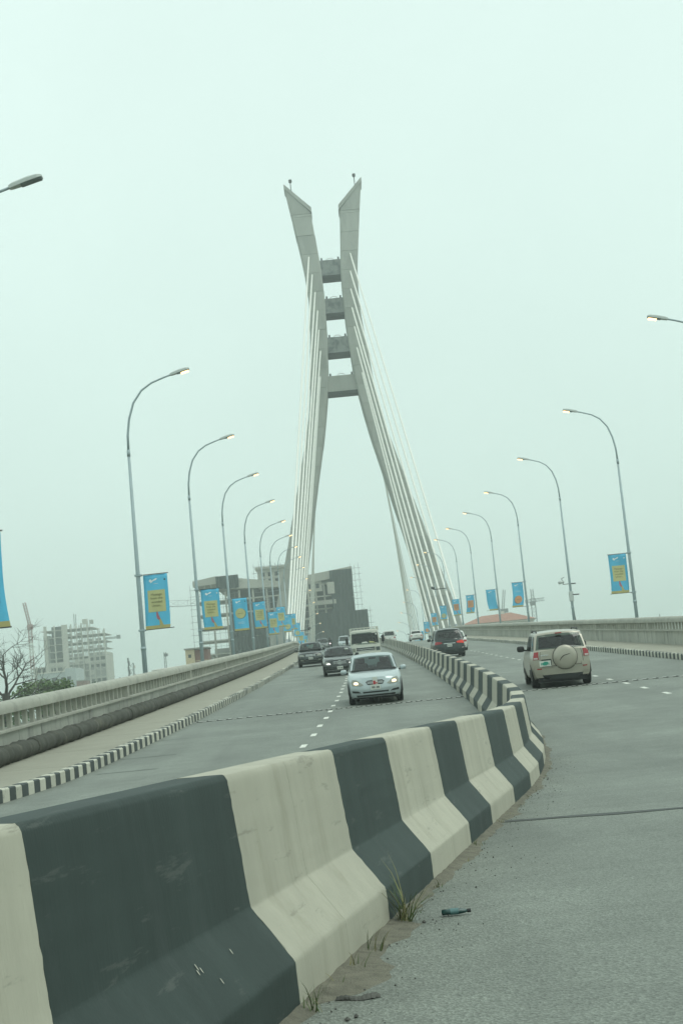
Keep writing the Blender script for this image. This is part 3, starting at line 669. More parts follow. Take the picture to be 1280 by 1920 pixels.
# ------------------------------------------------------------------ stay cables
ATT = [(4.35, 93.85), (4.0, 90.0), (3.73, 86.15), (3.6, 82.1), (3.73, 78.0), (3.8, 73.45), (4.36, 68.0)]
for s_ in (-1, 1):
    sd = 'oncoming' if s_ < 0 else 'outbound'
    for rear in (0, 1):
        for k, (ax, az) in enumerate(ATT):
            Ya = 195+11.3*k if not rear else 366-9.0*k
            a = Vector((PX+s_*ax, PY-ldep(az) if not rear else PY+ldep(az), az)); base = tr(Ya, s_*(EDGE+(.75 if not rear else 1.5)), .1)
            t = (a-base).normalized()
            if not rear: lab = 'white stay cable before the pylon on the %s side, %s from the top' % (sd, ORD[k])
            else: lab = 'thin stay cable descending beyond the pylon, %s side, %s from the top' % (sd, ORD[k])
            r = empty('stay_cable', base, lab, 'cable', 'stay cables %s the pylon, %s side' % ('beyond' if rear else 'before', sd))
            mb = MB(base); mb.tube([base+t*2.2, a+t*.3], .165 if not rear else .085, 8, False); mb.build('cable', M['cable'], r, True)
            mb = MB(base); mb.tube([base-t*1.6, base+t*2.6], .19, 10); mb.build('sleeve', M['sleeve'], r, True)
            mb = MB(base); mb.tube([base+t*2.6, base+t*2.9], [.20, .16], 10); mb.build('collar', M['cable'], r, True)
            mb = MB(base); mb.box(base.x-.45, base.x+.45, base.y-.5, base.y+.5, base.z-1.9, base.z-.25); mb.box(min(base.x-.3, base.x-s_*1.15), max(base.x+.3, base.x-s_*1.15), base.y-.3, base.y+.3, base.z-1.6, base.z-.7); mb.build('anchor_block', M['deck_concrete'], r)

# ------------------------------------------------------------------ vehicles
class Hull:
    """closed shell over (a,b,c): a across -1..1, b rear 0 to front 1, c bottom 0 to top 1"""
    def __init__(s, fn): s.fn = fn
    def P(s, a, b, c): return Vector(s.fn(a, b, c))
    def mesh(s, name, m_, na=10, nb=26, nc=8, holes=()):
        vs = {}; mb = MB()
        H = lambda f, u, v: any(h[0] == f and h[1] < u < h[2] and h[3] < v < h[4] for h in holes)
        def V(a, b, c):
            k = (round(a, 4), round(b, 4), round(c, 4))
            if k not in vs: vs[k] = mb.vert(s.P(a, b, c))
            return vs[k]
        A = [-1+2*i/na for i in range(na+1)]; B = [i/nb for i in range(nb+1)]; Cc = [i/nc for i in range(nc+1)]
        for c in ((0, 1) if not holes else (1,)):
            for i in range(na):
                for j in range(nb):
                    q = [V(A[i], B[j], c), V(A[i+1], B[j], c), V(A[i+1], B[j+1], c), V(A[i], B[j+1], c)]; mb.face(q if c else q[::-1])
        for b in (0, 1):
            for i in range(na):
                for j in range(nc):
                    if H('F' if b else 'R', (A[i]+A[i+1])/2, (Cc[j]+Cc[j+1])/2): continue
                    q = [V(A[i], b, Cc[j]), V(A[i+1], b, Cc[j]), V(A[i+1], b, Cc[j+1]), V(A[i], b, Cc[j+1])]; mb.face(q[::-1] if b else q)
        for a in (-1, 1):
            for i in range(nb):
                for j in range(nc):
                    if H('S', (B[i]+B[i+1])/2, (Cc[j]+Cc[j+1])/2): continue
                    q = [V(a, B[i], Cc[j]), V(a, B[i+1], Cc[j]), V(a, B[i+1], Cc[j+1]), V(a, B[i], Cc[j+1])]; mb.face(q if a > 0 else q[::-1])
        return mb.mesh(name, m_, True)
    def S(s, face, u, v):
        return s.P(u, 1, v) if face == 'F' else s.P(u, 0, v) if face == 'R' else s.P(1, u, v) if face == 'S+' else s.P(-1, u, v) if face == 'S-' else s.P(u, v, 1)
    def nrm(s, face, u, v):
        e = .004; p = s.S(face, u, v); d = s.S(face, u+e, v)-p; g = s.S(face, u, v+e)-p; n = d.cross(g).normalized()
        ref = {'F': Vector((0, 1, 0)), 'R': Vector((0, -1, 0)), 'S+': Vector((1, 0, 0)), 'S-': Vector((-1, 0, 0)), 'T': Vector((0, 0, 1))}[face]
        return n if n.dot(ref) >= 0 else -n
    def patch(s, face, poly, off=.008, sub=4, back=.03):
        """polygon in face coordinates, laid on the shell, with a rim reaching back into it"""
        mb = MB(); pts = []
        for (u0, v0), (u1, v1) in zip(poly, poly[1:]+poly[:1]):
            for k in range(sub): pts.append((u0+(u1-u0)*k/sub, v0+(v1-v0)*k/sub))
        cu, cv = sum(p[0] for p in pts)/len(pts), sum(p[1] for p in pts)/len(pts); rings = []
        for q in (.33, .66, 1.): rings.append([mb.vert(s.S(face, cu+(u-cu)*q, cv+(v-cv)*q)+s.nrm(face, cu+(u-cu)*q, cv+(v-cv)*q)*off) for u, v in pts])
        rim = [mb.vert(s.S(face, u, v)-s.nrm(face, u, v)*back) for u, v in pts]; n = len(pts)
        c = mb.vert(s.S(face, cu, cv)+s.nrm(face, cu, cv)*off)
        for k in range(n):
            mb.face([c, rings[0][k], rings[0][(k+1) % n]])
            for a, b in ((rings[0], rings[1]), (rings[1], rings[2]), (rings[2], rim)): mb.face([a[k], b[k], b[(k+1) % n], a[(k+1) % n]])
        bm = bmesh.new(); me = mb.mesh('p', []); bm.from_mesh(me); bmesh.ops.recalc_face_normals(bm, faces=bm.faces); bm.to_mesh(me); bm.free(); return me
    def add(s, name, face, poly, m_, parent, off=.014, sub=4):
        me = s.patch(face, poly, off, sub); me.materials.append(m_); me.name = name; return link(name, me, parent)
def sm(x, a, b): x = max(0., min(1., (x-a)/(b-a))); return x*x*(3-2*x)
def body_hull(L, W, top, zb=.20, kf=.22, kr=.16, nose=.06, tail=.05, lean_f=.12, lean_r=.06):
    side = [(0, .92), (.12, .972), (.35, 1.), (.62, 1.), (.85, .975), (1, .925)]
    def fn(a, b, c):
        y = -L/2+L*b; zt = interp(top, y); zb_ = zb+.05*sm(b, .9, 1)+.06*sm(b, .1, 0)
        z = zb_+c*(zt-zb_)
        wv = W/2*interp(side, c)*(1-.10*sm(b, .80, 1)-.07*sm(b, .18, 0))
        aa = abs(a); x = wv*(1 if a >= 0 else -1)*(aa if aa < .999 else 1)
        y -= kf*aa**3.2*sm(b, .72, 1); y += kr*aa**3.2*sm(b, .25, 0)
        y -= (lean_f*max(0, c-.45)**1.5*1.9+nose*max(0, .3-c))*sm(b, .8, 1); y += (lean_r*max(0, c-.5)*2+tail*max(0, .3-c))*sm(b, .2, 0)
        z += .03*(1-a*a)*sm(c, .8, 1)
        return (x, y, z)
    return Hull(fn)
def cabin_hull(W, zb, zt, yrb, yrt, yfb, yft, wt=.76, wb=.91, crown=.035, bow=.07):
    def fn(a, b, c):
        yr = yrb+(yrt-yrb)*c; yf = yfb+(yft-yfb)*c; y = yr+(yf-yr)*b
        wv = W/2*(wb+(wt-wb)*c**1.15)*(1-.05*sm(b, .75, 1)-.05*sm(b, .2, 0))
        y -= bow*abs(a)**3*sm(b, .7, 1); y += bow*abs(a)**3*sm(b, .3, 0)
        z = zb+(zt-zb)*c
        e_ = sm(c, .72, 1)*.045; z -= e_*(sm(b, .90, 1)+sm(b, .10, 0))*.8; z -= e_*abs(a)**8*.7
        z += crown*(1-a*a)*sm(c, .7, 1)
        return (a*wv, y, z)
    return Hull(fn)
def wheel_meshes(rad, wid):
    mb = MB(); n = 28; prof = [(-wid/2, rad*.66), (-wid/2, rad*.93), (-wid*.36, rad), (wid*.36, rad), (wid/2, rad*.93), (wid/2, rad*.66)]
    rings = [[mb.vert((x, r_*math.cos(t), r_*math.sin(t))) for t in [2*math.pi*k/n for k in range(n)]] for x, r_ in prof]
    for a, b in zip(rings, rings[1:]+rings[:1]):
        for k in range(n): mb.face([a[k], a[(k+1) % n], b[(k+1) % n], b[k]])
    ty = mb.mesh('tyre', M['tyre'], True)
    mb = MB(); mb.tube([(-wid*.40, 0, 0), (wid*.36, 0, 0)], rad*.67, 24); mb.tube([(wid*.36, 0, 0), (wid*.46, 0, 0)], [rad*.2, rad*.14], 12)
    for k in range(5):
        t = 2*math.pi*k/5; mb.bar((wid*.40, rad*.12*math.cos(t), rad*.12*math.sin(t)), (wid*.42, rad*.64*math.cos(t), rad*.64*math.sin(t)), rad*.17, rad*.06, up=(1, 0, 0))
    rm = mb.mesh('rim', M['rim']); return ty, rm
WC = {}
def add_wheels(root, hull, L, W, ys, rad, wid=.2, body_z=.0, arch=True):
    if (rad, wid) not in WC: WC[(rad, wid)] = wheel_meshes(rad, wid)
    ty, rm = WC[(rad, wid)]
    for y in ys:
        for s_ in (-1, 1):
            x = s_*(W/2-wid/2-.015)
            wl = empty('wheel', (x, y, rad)); wl.parent = root
            if s_ < 0: wl.rotation_euler = (0, 0, math.pi)
            link('tyre', ty, wl); link('rim', rm, wl)
            if arch:
                mb = MB(); n = 16; c = [(x+s_*(wid/2+.012), y+(rad*1.17)*math.cos(t), rad+(rad*1.17)*math.sin(t)) for t in [math.pi*k/n for k in range(n+1)]]
                c2 = [(p[0]-s_*.30, p[1], p[2]) for p in c]
                i1 = [mb.vert(p) for p in c]; i2 = [mb.vert(p) for p in c2]
                for k in range(n): mb.face([i1[k], i1[k+1], i2[k+1], i2[k]])
                mb.face(i1); mb.face(i2); mb.build('wheel_arch', M['trim'], root)
def mirror_pair(root, W, y, z, m_, r_=(.10, .07, .075)):
    for s_ in (-1, 1):
        bm = bmesh.new(); bmesh.ops.create_uvsphere(bm, u_segments=12, v_segments=8, radius=1)
        for v in bm.verts:
            p = v.co; q = lambda t: math.copysign(abs(t)**.6, t); v.co = Vector((q(p.x)*r_[0], q(p.y)*r_[1], q(p.z)*r_[2]))
        me = bpy.data.meshes.new('mirror'); bm.to_mesh(me); bm.free(); me.materials.append(m_); me.polygons.foreach_set('use_smooth', [True]*len(me.polygons))
        o = link('mirror', me, root, loc=(s_*(W/2+.085), y, z))
        mb = MB(); mb.bar((-s_*.02, 0, -.03), (-s_*.2, -.03, -.06), .05); mb.build('mirror_arm', M['trim'], o)
def plate(root, y, z, x=0, sgn=1, lettering=None, w_=.30, h_=.15, green=False):
    mb = MB(); mb.box(x-w_/2, x+w_/2, y-.012, y+.012, z-h_/2, z+h_/2); p = mb.build('number_plate', M['plate'], root)
    mb = MB(); rnd = random.Random(int(abs(y)*100)); yy = y+sgn*.016; q = x-w_*.38
    for k in range(7):          # illegible characters
        ww = w_*.07; mb.box(q, q+ww, yy-.003, yy+.003, z-h_*.22, z+h_*.16) if k != 3 else None; q += w_*.11
    mb.build('plate_characters', M['plate_green'] if green else M['steel_dark'], p)
    if green:
        mb = MB(); mb.poly([(x-.06, yy+sgn*.005, z-.05), (x+.03, yy+sgn*.005, z-.055), (x+.09, yy+sgn*.005, z), (x+.08, yy+sgn*.005, z+.05), (x-.02, yy+sgn*.005, z+.06), (x-.08, yy+sgn*.005, z+.01)]); mb.build('plate_emblem', M['plate_green'], p)
    return p
def undertray(root, L, W, zt=.34):
    mb = MB(); mb.box(-W*.40, W*.40, -L*.46, L*.45, .17, zt); mb.build('underbody', M['trim'], root)
def side_glass(cab, root, splits, lo=.10, hi=.86):
    for f in ('S+', 'S-'):
        for a, b in zip(splits, splits[1:]): cab.add('side_window', f, [(a+.012, lo), (b-.012, lo), (b-.012-.02, hi), (a+.012+.012, hi)], M['glass'], root, .014)
def cab_holes(sp, lo=.10, hi=.86):
    return [('F', -.87, .87, .10, .85), ('R', -.83, .83, .20, .79)]+[('S', a+.035, b-.035, lo+.04, hi-.04) for a, b in zip(sp, sp[1:])]
def interior(root, W, zb, yf, yr, seats=(.15, -.75)):
    mb = MB(); mb.box(-W*.42, W*.42, yr+.12, yf-.10, zb+.035, zb+.05); mb.build('cabin_floor', M['seat'], root)
    mb = MB(); mb.hexa([(-W*.41, yf-.45, zb+.05), (W*.41, yf-.45, zb+.05), (W*.41, yf-.14, zb+.05), (-W*.41, yf-.14, zb+.05), (-W*.40, yf-.45, zb+.10), (W*.40, yf-.45, zb+.10), (W*.40, yf-.16, zb+.06), (-W*.40, yf-.16, zb+.06)]); mb.build('dashboard', M['trim'], root)
    for y in seats:
        for x in (-.36, .36):
            mb = MB(); mb.hexa([(x-.24, y, zb), (x+.24, y, zb), (x+.24, y+.12, zb), (x-.24, y+.12, zb), (x-.19, y-.08, zb+.22), (x+.19, y-.08, zb+.22), (x+.19, y, zb+.22), (x-.19, y, zb+.22)]); o = mb.build('seat', M['seat'], root); bevel_mesh(o.data, .04, 2)
            mb = MB(); mb.box(x-.12, x+.12, y-.09, y-.01, zb+.24, zb+.40); h = mb.build('headrest', M['seat'], o); bevel_mesh(h.data, .03, 2)
    mb = MB(); mb.box(-.11, .11, yf-.75, yf-.71, zb+.36, zb+.42); mb.build('rear_view_mirror', M['trim'], root)
def rect(a, b, c, d): return [(a, c), (b, c), (b, d), (a, d)]
def mirr(p): return [(-a, c) for a, c in p][::-1]
def place(root, Y, off, face_cam, yaw=0.): root.matrix_world = frame(Y, off, .004) @ Matrix.Rotation((math.pi if face_cam else 0)+yaw, 4, 'Z')

# --- silver saloon, headlights lit, coming towards us
def silver_saloon():
    r = empty('saloon_car', label='silver saloon with lit warm headlights and a red white tag on its grille', cat='car')
    L, W, H = 4.53, 1.70, 1.47
    top = [(-2.27, .86), (-2.1, .98), (-1.3, 1.0), (.9, .98), (1.5, .94), (2.0, .865), (2.27, .79)]
    h = body_hull(L, W, top, .19); c = cabin_hull(W, .93, H, -1.75, -1.0, 1.12, .30)
    autosmooth(link('body', h.mesh('body', M['car_silver']), r), 50); autosmooth(link('cabin', c.mesh('cabin', M['car_silver'], 24, 40, 18, holes=cab_holes((.12, .42, .70, .93))), r), 50)
    c.add('windscreen', 'F', [(-.93, .06), (.93, .06), (.90, .90), (-.90, .90)], M['glass'], r); c.add('rear_window', 'R', rect(-.86, .86, .12, .88), M['glass'], r); side_glass(c, r, (.12, .42, .70, .93))
    g = h.add('grille', 'F', [(-.38, .80), (-.30, .645), (.30, .645), (.38, .80), (.30, .865), (-.30, .865)], M['trim'], r, .012)
    for v in (.70, .745, .79): h.add('grille_bar', 'F', rect(-.32, .32, v, v+.016), M['chrome'], g, .022, 3)
    for s_ in (1, -1):
        P = [(.46, .66), (.60, .60), (.93, .64), (.97, .80), (.94, .96), (.74, .92)]; P = P if s_ > 0 else mirr(P)
        hl = h.add('headlight', 'F', P, M['lens'], r, .01); Q = [(.68, .70), (.76, .68), (.84, .71), (.86, .77), (.82, .83), (.74, .83), (.68, .78)]; h.add('lamp_bulb', 'F', Q if s_ > 0 else mirr(Q), M['head_warm'], hl, .018)
        P = [(.58, .22), (.93, .26), (.93, .37), (.70, .33)]; h.add('fog_recess', 'F', P if s_ > 0 else mirr(P), M['trim'], r, .006)
        P = [(.66, .5), (.9, .52), (.9, .72), (.7, .72)]; h.add('tail_light', 'R', P if s_ > 0 else mirr(P), M['tail_red'], r, .01)
    h.add('lower_intake', 'F', rect(-.52, .52, .20, .29), M['trim'], r, .006); h.add('bumper_lip', 'F', rect(-.92, .92, .145, .175), M['car_silver'], r, .03)
    h.add('air_dam', 'F', rect(-.80, .80, .02, .11), M['trim'], r, .012)
    plate(r, L/2+.02, .52, 0, 1)
    mb = MB(); mb.box(-.075, .075, L/2-.035, L/2+.012, .60, .82); t = mb.build('tag', M['plate'], r)
    mb = MB(); mb.box(-.01, .06, L/2+.014, L/2+.02, .60, .71); mb.box(-.065, -.02, L/2+.014, L/2+.02, .62, .66); mb.build('tag_print', M['tag_red'], t)
    mb = MB(); mb.bar((-.62, 1.10, 1.005), (.05, 1.14, 1.015), .02); mb.bar((-.02, 1.13, 1.005), (.62, 1.08, 1.01), .02); mb.build('wiper', M['trim'], r)
    interior(r, W, .97, 1.12, -1.6); undertray(r, L, W); add_wheels(r, h, L, W, (1.38, -1.25), .31); mirror_pair(r, W, .78, 1.0, M['car_silver']); return r
SALOON = silver_saloon(); place(SALOON, 45.8, -3.0, True, .02)

# --- black saloon with star emblem
def black_saloon():
    r = empty('saloon_car', label='black saloon with white headlights and a star emblem on chrome grille bars', cat='car')
    L, W, H = 4.58, 1.77, 1.45
    top = [(-2.29, .88), (-2.1, 1.0), (-1.3, 1.02), (.9, .99), (1.5, .95), (2.0, .89), (2.29, .81)]
    h = body_hull(L, W, top, .18); c = cabin_hull(W, .95, H, -1.75, -1.0, 1.05, .25)
    autosmooth(link('body', h.mesh('body', M['car_black']), r), 50); autosmooth(link('cabin', c.mesh('cabin', M['car_black'], 24, 40, 18, holes=cab_holes((.12, .42, .70, .93))), r), 50)
    ws = c.add('windscreen', 'F', [(-.92, .06), (.92, .06), (.88, .90), (-.88, .90)], M['glass'], r); c.add('sticker', 'F', rect(-.78, -.52, .66, .82), M['plate'], ws, .012)
    c.add('rear_window', 'R', rect(-.86, .86, .12, .88), M['glass'], r); side_glass(c, r, (.12, .42, .70, .93))
    g = h.add('grille', 'F', [(-.46, .84), (-.36, .62), (.36, .62), (.46, .84), (.40, .90), (-.40, .90)], M['trim'], r, .012)
    for v in (.67, .755, .84): h.add('grille_bar', 'F', rect(-.42, .42, v, v+.024), M['chrome'], g, .022, 3)
    mb = MB(); cy = L/2-.005
    mb.tube([(.105*math.cos(t), cy, .68+.105*math.sin(t)) for t in [2*math.pi*k/24 for k in range(25)]], .014, 6)
    for k in range(3): t = math.pi/2+2*math.pi*k/3; mb.bar((0, cy, .68), (.10*math.cos(t), cy, .68+.10*math.sin(t)), .024, .02, up=(0, 1, 0))
    mb.build('star_emblem', M['chrome'], g)
    for s_ in (1, -1):
        P = [(.54, .66), (.66, .60), (.93, .66), (.95, .80), (.88, .92), (.66, .84)]; P = P if s_ > 0 else mirr(P); hl = h.add('headlight', 'F', P, M['lens'], r, .01)
        Q = [(.62, .66), (.84, .67), (.85, .74), (.64, .74)]; h.add('lamp_bulb', 'F', Q if s_ > 0 else mirr(Q), M['head_white'], hl, .018)
        P = [(.56, .16), (.92, .20), (.92, .34), (.62, .34)]; h.add('fog_recess', 'F', P if s_ > 0 else mirr(P), M['trim'], r, .006)
        P = [(.66, .5), (.9, .52), (.9, .72), (.7, .72)]; h.add('tail_light', 'R', P if s_ > 0 else mirr(P), M['tail_red'], r, .01)
    h.add('bumper_strip', 'F', rect(-.92, .92, .125, .15), M['chrome'], r, .02); h.add('lower_intake', 'F', rect(-.48, .48, .18, .38), M['trim'], r, .006)
    plate(r, L/2+.02, .42, 0, 1); interior(r, W, .99, 1.05, -1.6); undertray(r, L, W); add_wheels(r, h, L, W, (1.42, -1.33), .32); mirror_pair(r, W, .72, 1.02, M['car_black']); return r
BLACK = black_saloon(); place(BLACK, 76, -4.75, True, .03)

# --- sport utility, used dark from the front, beige with spare wheel from the rear
def utility(paint, label, front=True, lit=False):
    r = empty('utility_car', label=label, cat='car')
    L, W, H = 4.35, 1.815, 1.66
    top = [(-2.17, 1.10), (-1.9, 1.14), (-.5, 1.10), (.95, 1.08), (1.5, 1.04), (1.95, 1.0), (2.17, .92)]
    h = body_hull(L, W, top, .26, lean_f=.14, kr=.10, lean_r=.02); c = cabin_hull(W, 1.05, H, -2.13, -1.80, 1.12, .32, wt=.79, wb=.92)
    autosmooth(link('body', h.mesh('body', paint), r), 50); autosmooth(link('cabin', c.mesh('cabin', paint, 24, 40, 18, holes=cab_holes((.06, .26, .50, .74, .93))), r), 50)
    c.add('windscreen', 'F', [(-.92, .06), (.92, .06), (.88, .90), (-.88, .90)], M['glass'], r)
    rw = c.add('rear_window', 'R', [(-.94, .17), (.94, .17), (.90, .90), (-.90, .90)], M['glass'], r); side_glass(c, r, (.06, .26, .50, .74, .93))
    g = h.add('grille', 'F', [(-.44, .86), (-.38, .68), (.38, .68), (.44, .86)], M['trim'], r, .012)
    for v in (.69, .77, .845): h.add('grille_bar', 'F', rect(-.42, .42, v, v+.03), M['chrome'], g, .022, 3)
    for s_ in (1, -1):
        P = [(.52, .70), (.92, .70), (.95, .84), (.88, .94), (.58, .86)]; h.add('headlight', 'F', P if s_ > 0 else mirr(P), M['lens'], r, .012)
        P = [(.62, .22), (.88, .25), (.88, .36), (.64, .34)]; h.add('fog_light', 'F', P if s_ > 0 else mirr(P), M['lens'], r, .008)
        mb = MB(); x = s_*.62; mb.tube([(x, -1.55, H-.02), (x, -1.45, H+.045), (x, .05, H+.05), (x, .2, H-.02)], .022, 6); mb.build('roof_rail', M['trim'], r)
    h.add('lower_intake', 'F', rect(-.5, .5, .18, .42), M['trim'], r, .006); plate(r, L/2+.02, .60, 0, 1)
    # rear
    for s_ in (1, -1):
        P = [(.80, .70), (.99, .70), (1.0, .985), (.84, .985)]; tl = h.add('tail_light', 'R', P if s_ > 0 else mirr(P), M['tail_red'], r, .03)
        P = [(.83, .715), (.97, .715), (.975, .78), (.84, .78)]; h.add('reversing_light', 'R', P if s_ > 0 else mirr(P), M['tail_clear'], tl, .04)
        P = [(.66, .315), (.88, .325), (.88, .365), (.66, .355)]; h.add('reflector', 'R', P if s_ > 0 else mirr(P), M['tail_red'], r, .03)
        h.add('corner_bumper', 'R', rect(.70, .99, .16, .52) if s_ > 0 else rect(-.99, -.70, .16, .52), paint, r, .02)
    h.add('rear_bumper', 'R', rect(-.72, .72, .10, .385), M['trim'] if paint is not M['car_beige'] else M['car_beige'], r, .035)
    h.add('bumper_step', 'R', rect(-.78, .78, .385, .405), M['chrome'] if 0 else paint, r, .07)
    h.add('tailgate_gap', 'R', rect(-.74, .74, .41, .43), M['trim'], r, .004); h.add('rear_apron', 'R', rect(-.74, .74, .0, .12), M['trim'], r, .03)
    for s_ in (-1, 1): h.add('tailgate_seam', 'R', rect(s_*.765-.006, s_*.765+.006, .43, .98), M['trim'], r, .004)
    plate(r, -L/2-.015, .74, -.50, -1, w_=.34, h_=.17, green=True)
    h.add('plate_recess', 'R', rect(-.72, -.36, .47, .70), M['trim'], r, .003)
    mb = MB(); mb.bar((-.62, -L/2-.03, .985), (-.38, -L/2-.03, .99), .035); mb.build('tailgate_handle', M['chrome'], r)
    cy = -L/2-.02; n = 32
    mb = MB(); prof = [(.06, .355), (-.03, .365), (-.10, .355), (-.145, .325), (-.165, .22), (-.172, 0.02)]
    rings = [[mb.vert((.11+rr*math.cos(t), cy+yy, .89+rr*math.sin(t))) for t in [2*math.pi*k/n for k in range(n)]] for yy, rr in prof]
    for a, b in zip(rings, rings[1:]):
        for k in range(n): mb.face([a[k], b[k], b[(k+1) % n], a[(k+1) % n]])
    mb.face(rings[-1]); sp = autosmooth(mb.build('spare_wheel_cover', paint, r, True), 60)
    mb = MB(); mb.tube([(.11+.362*math.cos(t), cy-.01, .89+.362*math.sin(t)) for t in [2*math.pi*k/n for k in range(n+1)]], .016, 6); mb.build('cover_band', M['trim'], sp)
    mb = MB(); mb.tube([(-.07, cy-.166, .80), (-.02, cy-.176, .87), (.06, cy-.178, .94), (.20, cy-.172, .97), (.27, cy-.160, .985)], [.006, .011, .011, .009, .004], 6); mb.build('cover_emblem', M['trim'], sp)
    mb = MB(); mb.bar((-.1, -1.95, 1.62), (.1, -1.95, 1.62), .05, .03); mb.build('brake_light', M['tail_red'], r)
    mb = MB(); mb.bar((-.40, -2.14, .30), (.45, -2.14, .30), .12, .1); mb.tube([(-.55, -2.16, .25), (-.55, -1.8, .27)], .04, 8); mb.build('exhaust', M['trim'], r)
    interior(r, W, 1.14, 1.12, -2.0, (.1, -.8)); undertray(r, L, W, .45); add_wheels(r, h, L, W, (1.32, -1.30), .36, .225); mirror_pair(r, W, .82, 1.16, M['trim'] if front is False else paint, (.12, .075, .095)); return r
place(utility(M['car_black'], 'black sport utility car with roof rails nearest the oncoming kerb'), 101, -7.05, True, .02)
place(utility(M['car_beige'], 'beige sport utility car seen from behind with a round spare wheel cover', front=False), 45.3, 2.75, False, -.03)

# --- dark people carrier, seen from the rear
def minivan():
    r = empty('people_carrier', label='dark green people carrier with chrome tailgate strip and a glowing tail light', cat='car')
    L, W, H = 5.05, 1.97, 1.75
    top = [(-2.52, 1.02), (-2.3, 1.08), (.9, 1.05), (1.5, .98), (2.1, .86), (2.52, .72)]
    h = body_hull(L, W, top, .22, kr=.13, lean_r=.03); c = cabin_hull(W, 1.03, H, -2.46, -2.05, 1.55, .55, wt=.76, wb=.93, crown=.05)
    p = M['car_darkgreen']
    autosmooth(link('body', h.mesh('body', p), r), 50); autosmooth(link('cabin', c.mesh('cabin', p, 24, 40, 18, holes=cab_holes((.05, .33, .58, .78, .94))), r), 50)
    c.add('windscreen', 'F', rect(-.9, .9, .06, .9), M['glass'], r); c.add('rear_window', 'R', [(-.90, .10), (.90, .10), (.87, .82), (-.87, .82)], M['glass'], r); side_glass(c, r, (.05, .33, .58, .78, .94))
    c.add('spoiler', 'R', rect(-.86, .86, .90, .955), M['chrome'] if 0 else M['car_grey'], r, .06)
    for s_ in (1, -1):
        P = [(.50, .82), (.98, .74), (1.0, .97), (.86, .99), (.52, .91)]; h.add('tail_light', 'R', P if s_ > 0 else mirr(P), M['tail_lit'] if s_ > 0 else M['tail_red'], r, .03)
        P = [(.80, .36), (.95, .38), (.95, .44), (.80, .42)]; h.add('bumper_reflector', 'R', P if s_ > 0 else mirr(P), M['tail_clear'], r, .04)
        P = [(.6, .72), (.93, .74), (.9, .92), (.7, .88)]; h.add('headlight', 'F', P if s_ > 0 else mirr(P), M['lens'], r, .01)
    h.add('chrome_strip', 'R', rect(-.40, .40, .785, .825), M['chrome'], r, .03); h.add('rear_bumper', 'R', rect(-.97, .97, .14, .42), p, r, .045); h.add('bumper_groove', 'R', rect(-.8, .8, .24, .275), M['trim'], r, .05)
    h.add('rear_apron', 'R', rect(-.74, .74, .0, .12), M['trim'], r, .03)
    plate(r, -L/2-.02, .75, 0, -1); interior(r, W, 1.08, 1.5, -2.3, (.4, -.5, -1.4)); undertray(r, L, W); add_wheels(r, h, L, W, (1.5, -1.5), .34, .215); mirror_pair(r, W, 1.05, 1.12, p, (.12, .07, .09)); return r
place(minivan(), 91, 1.95, False)

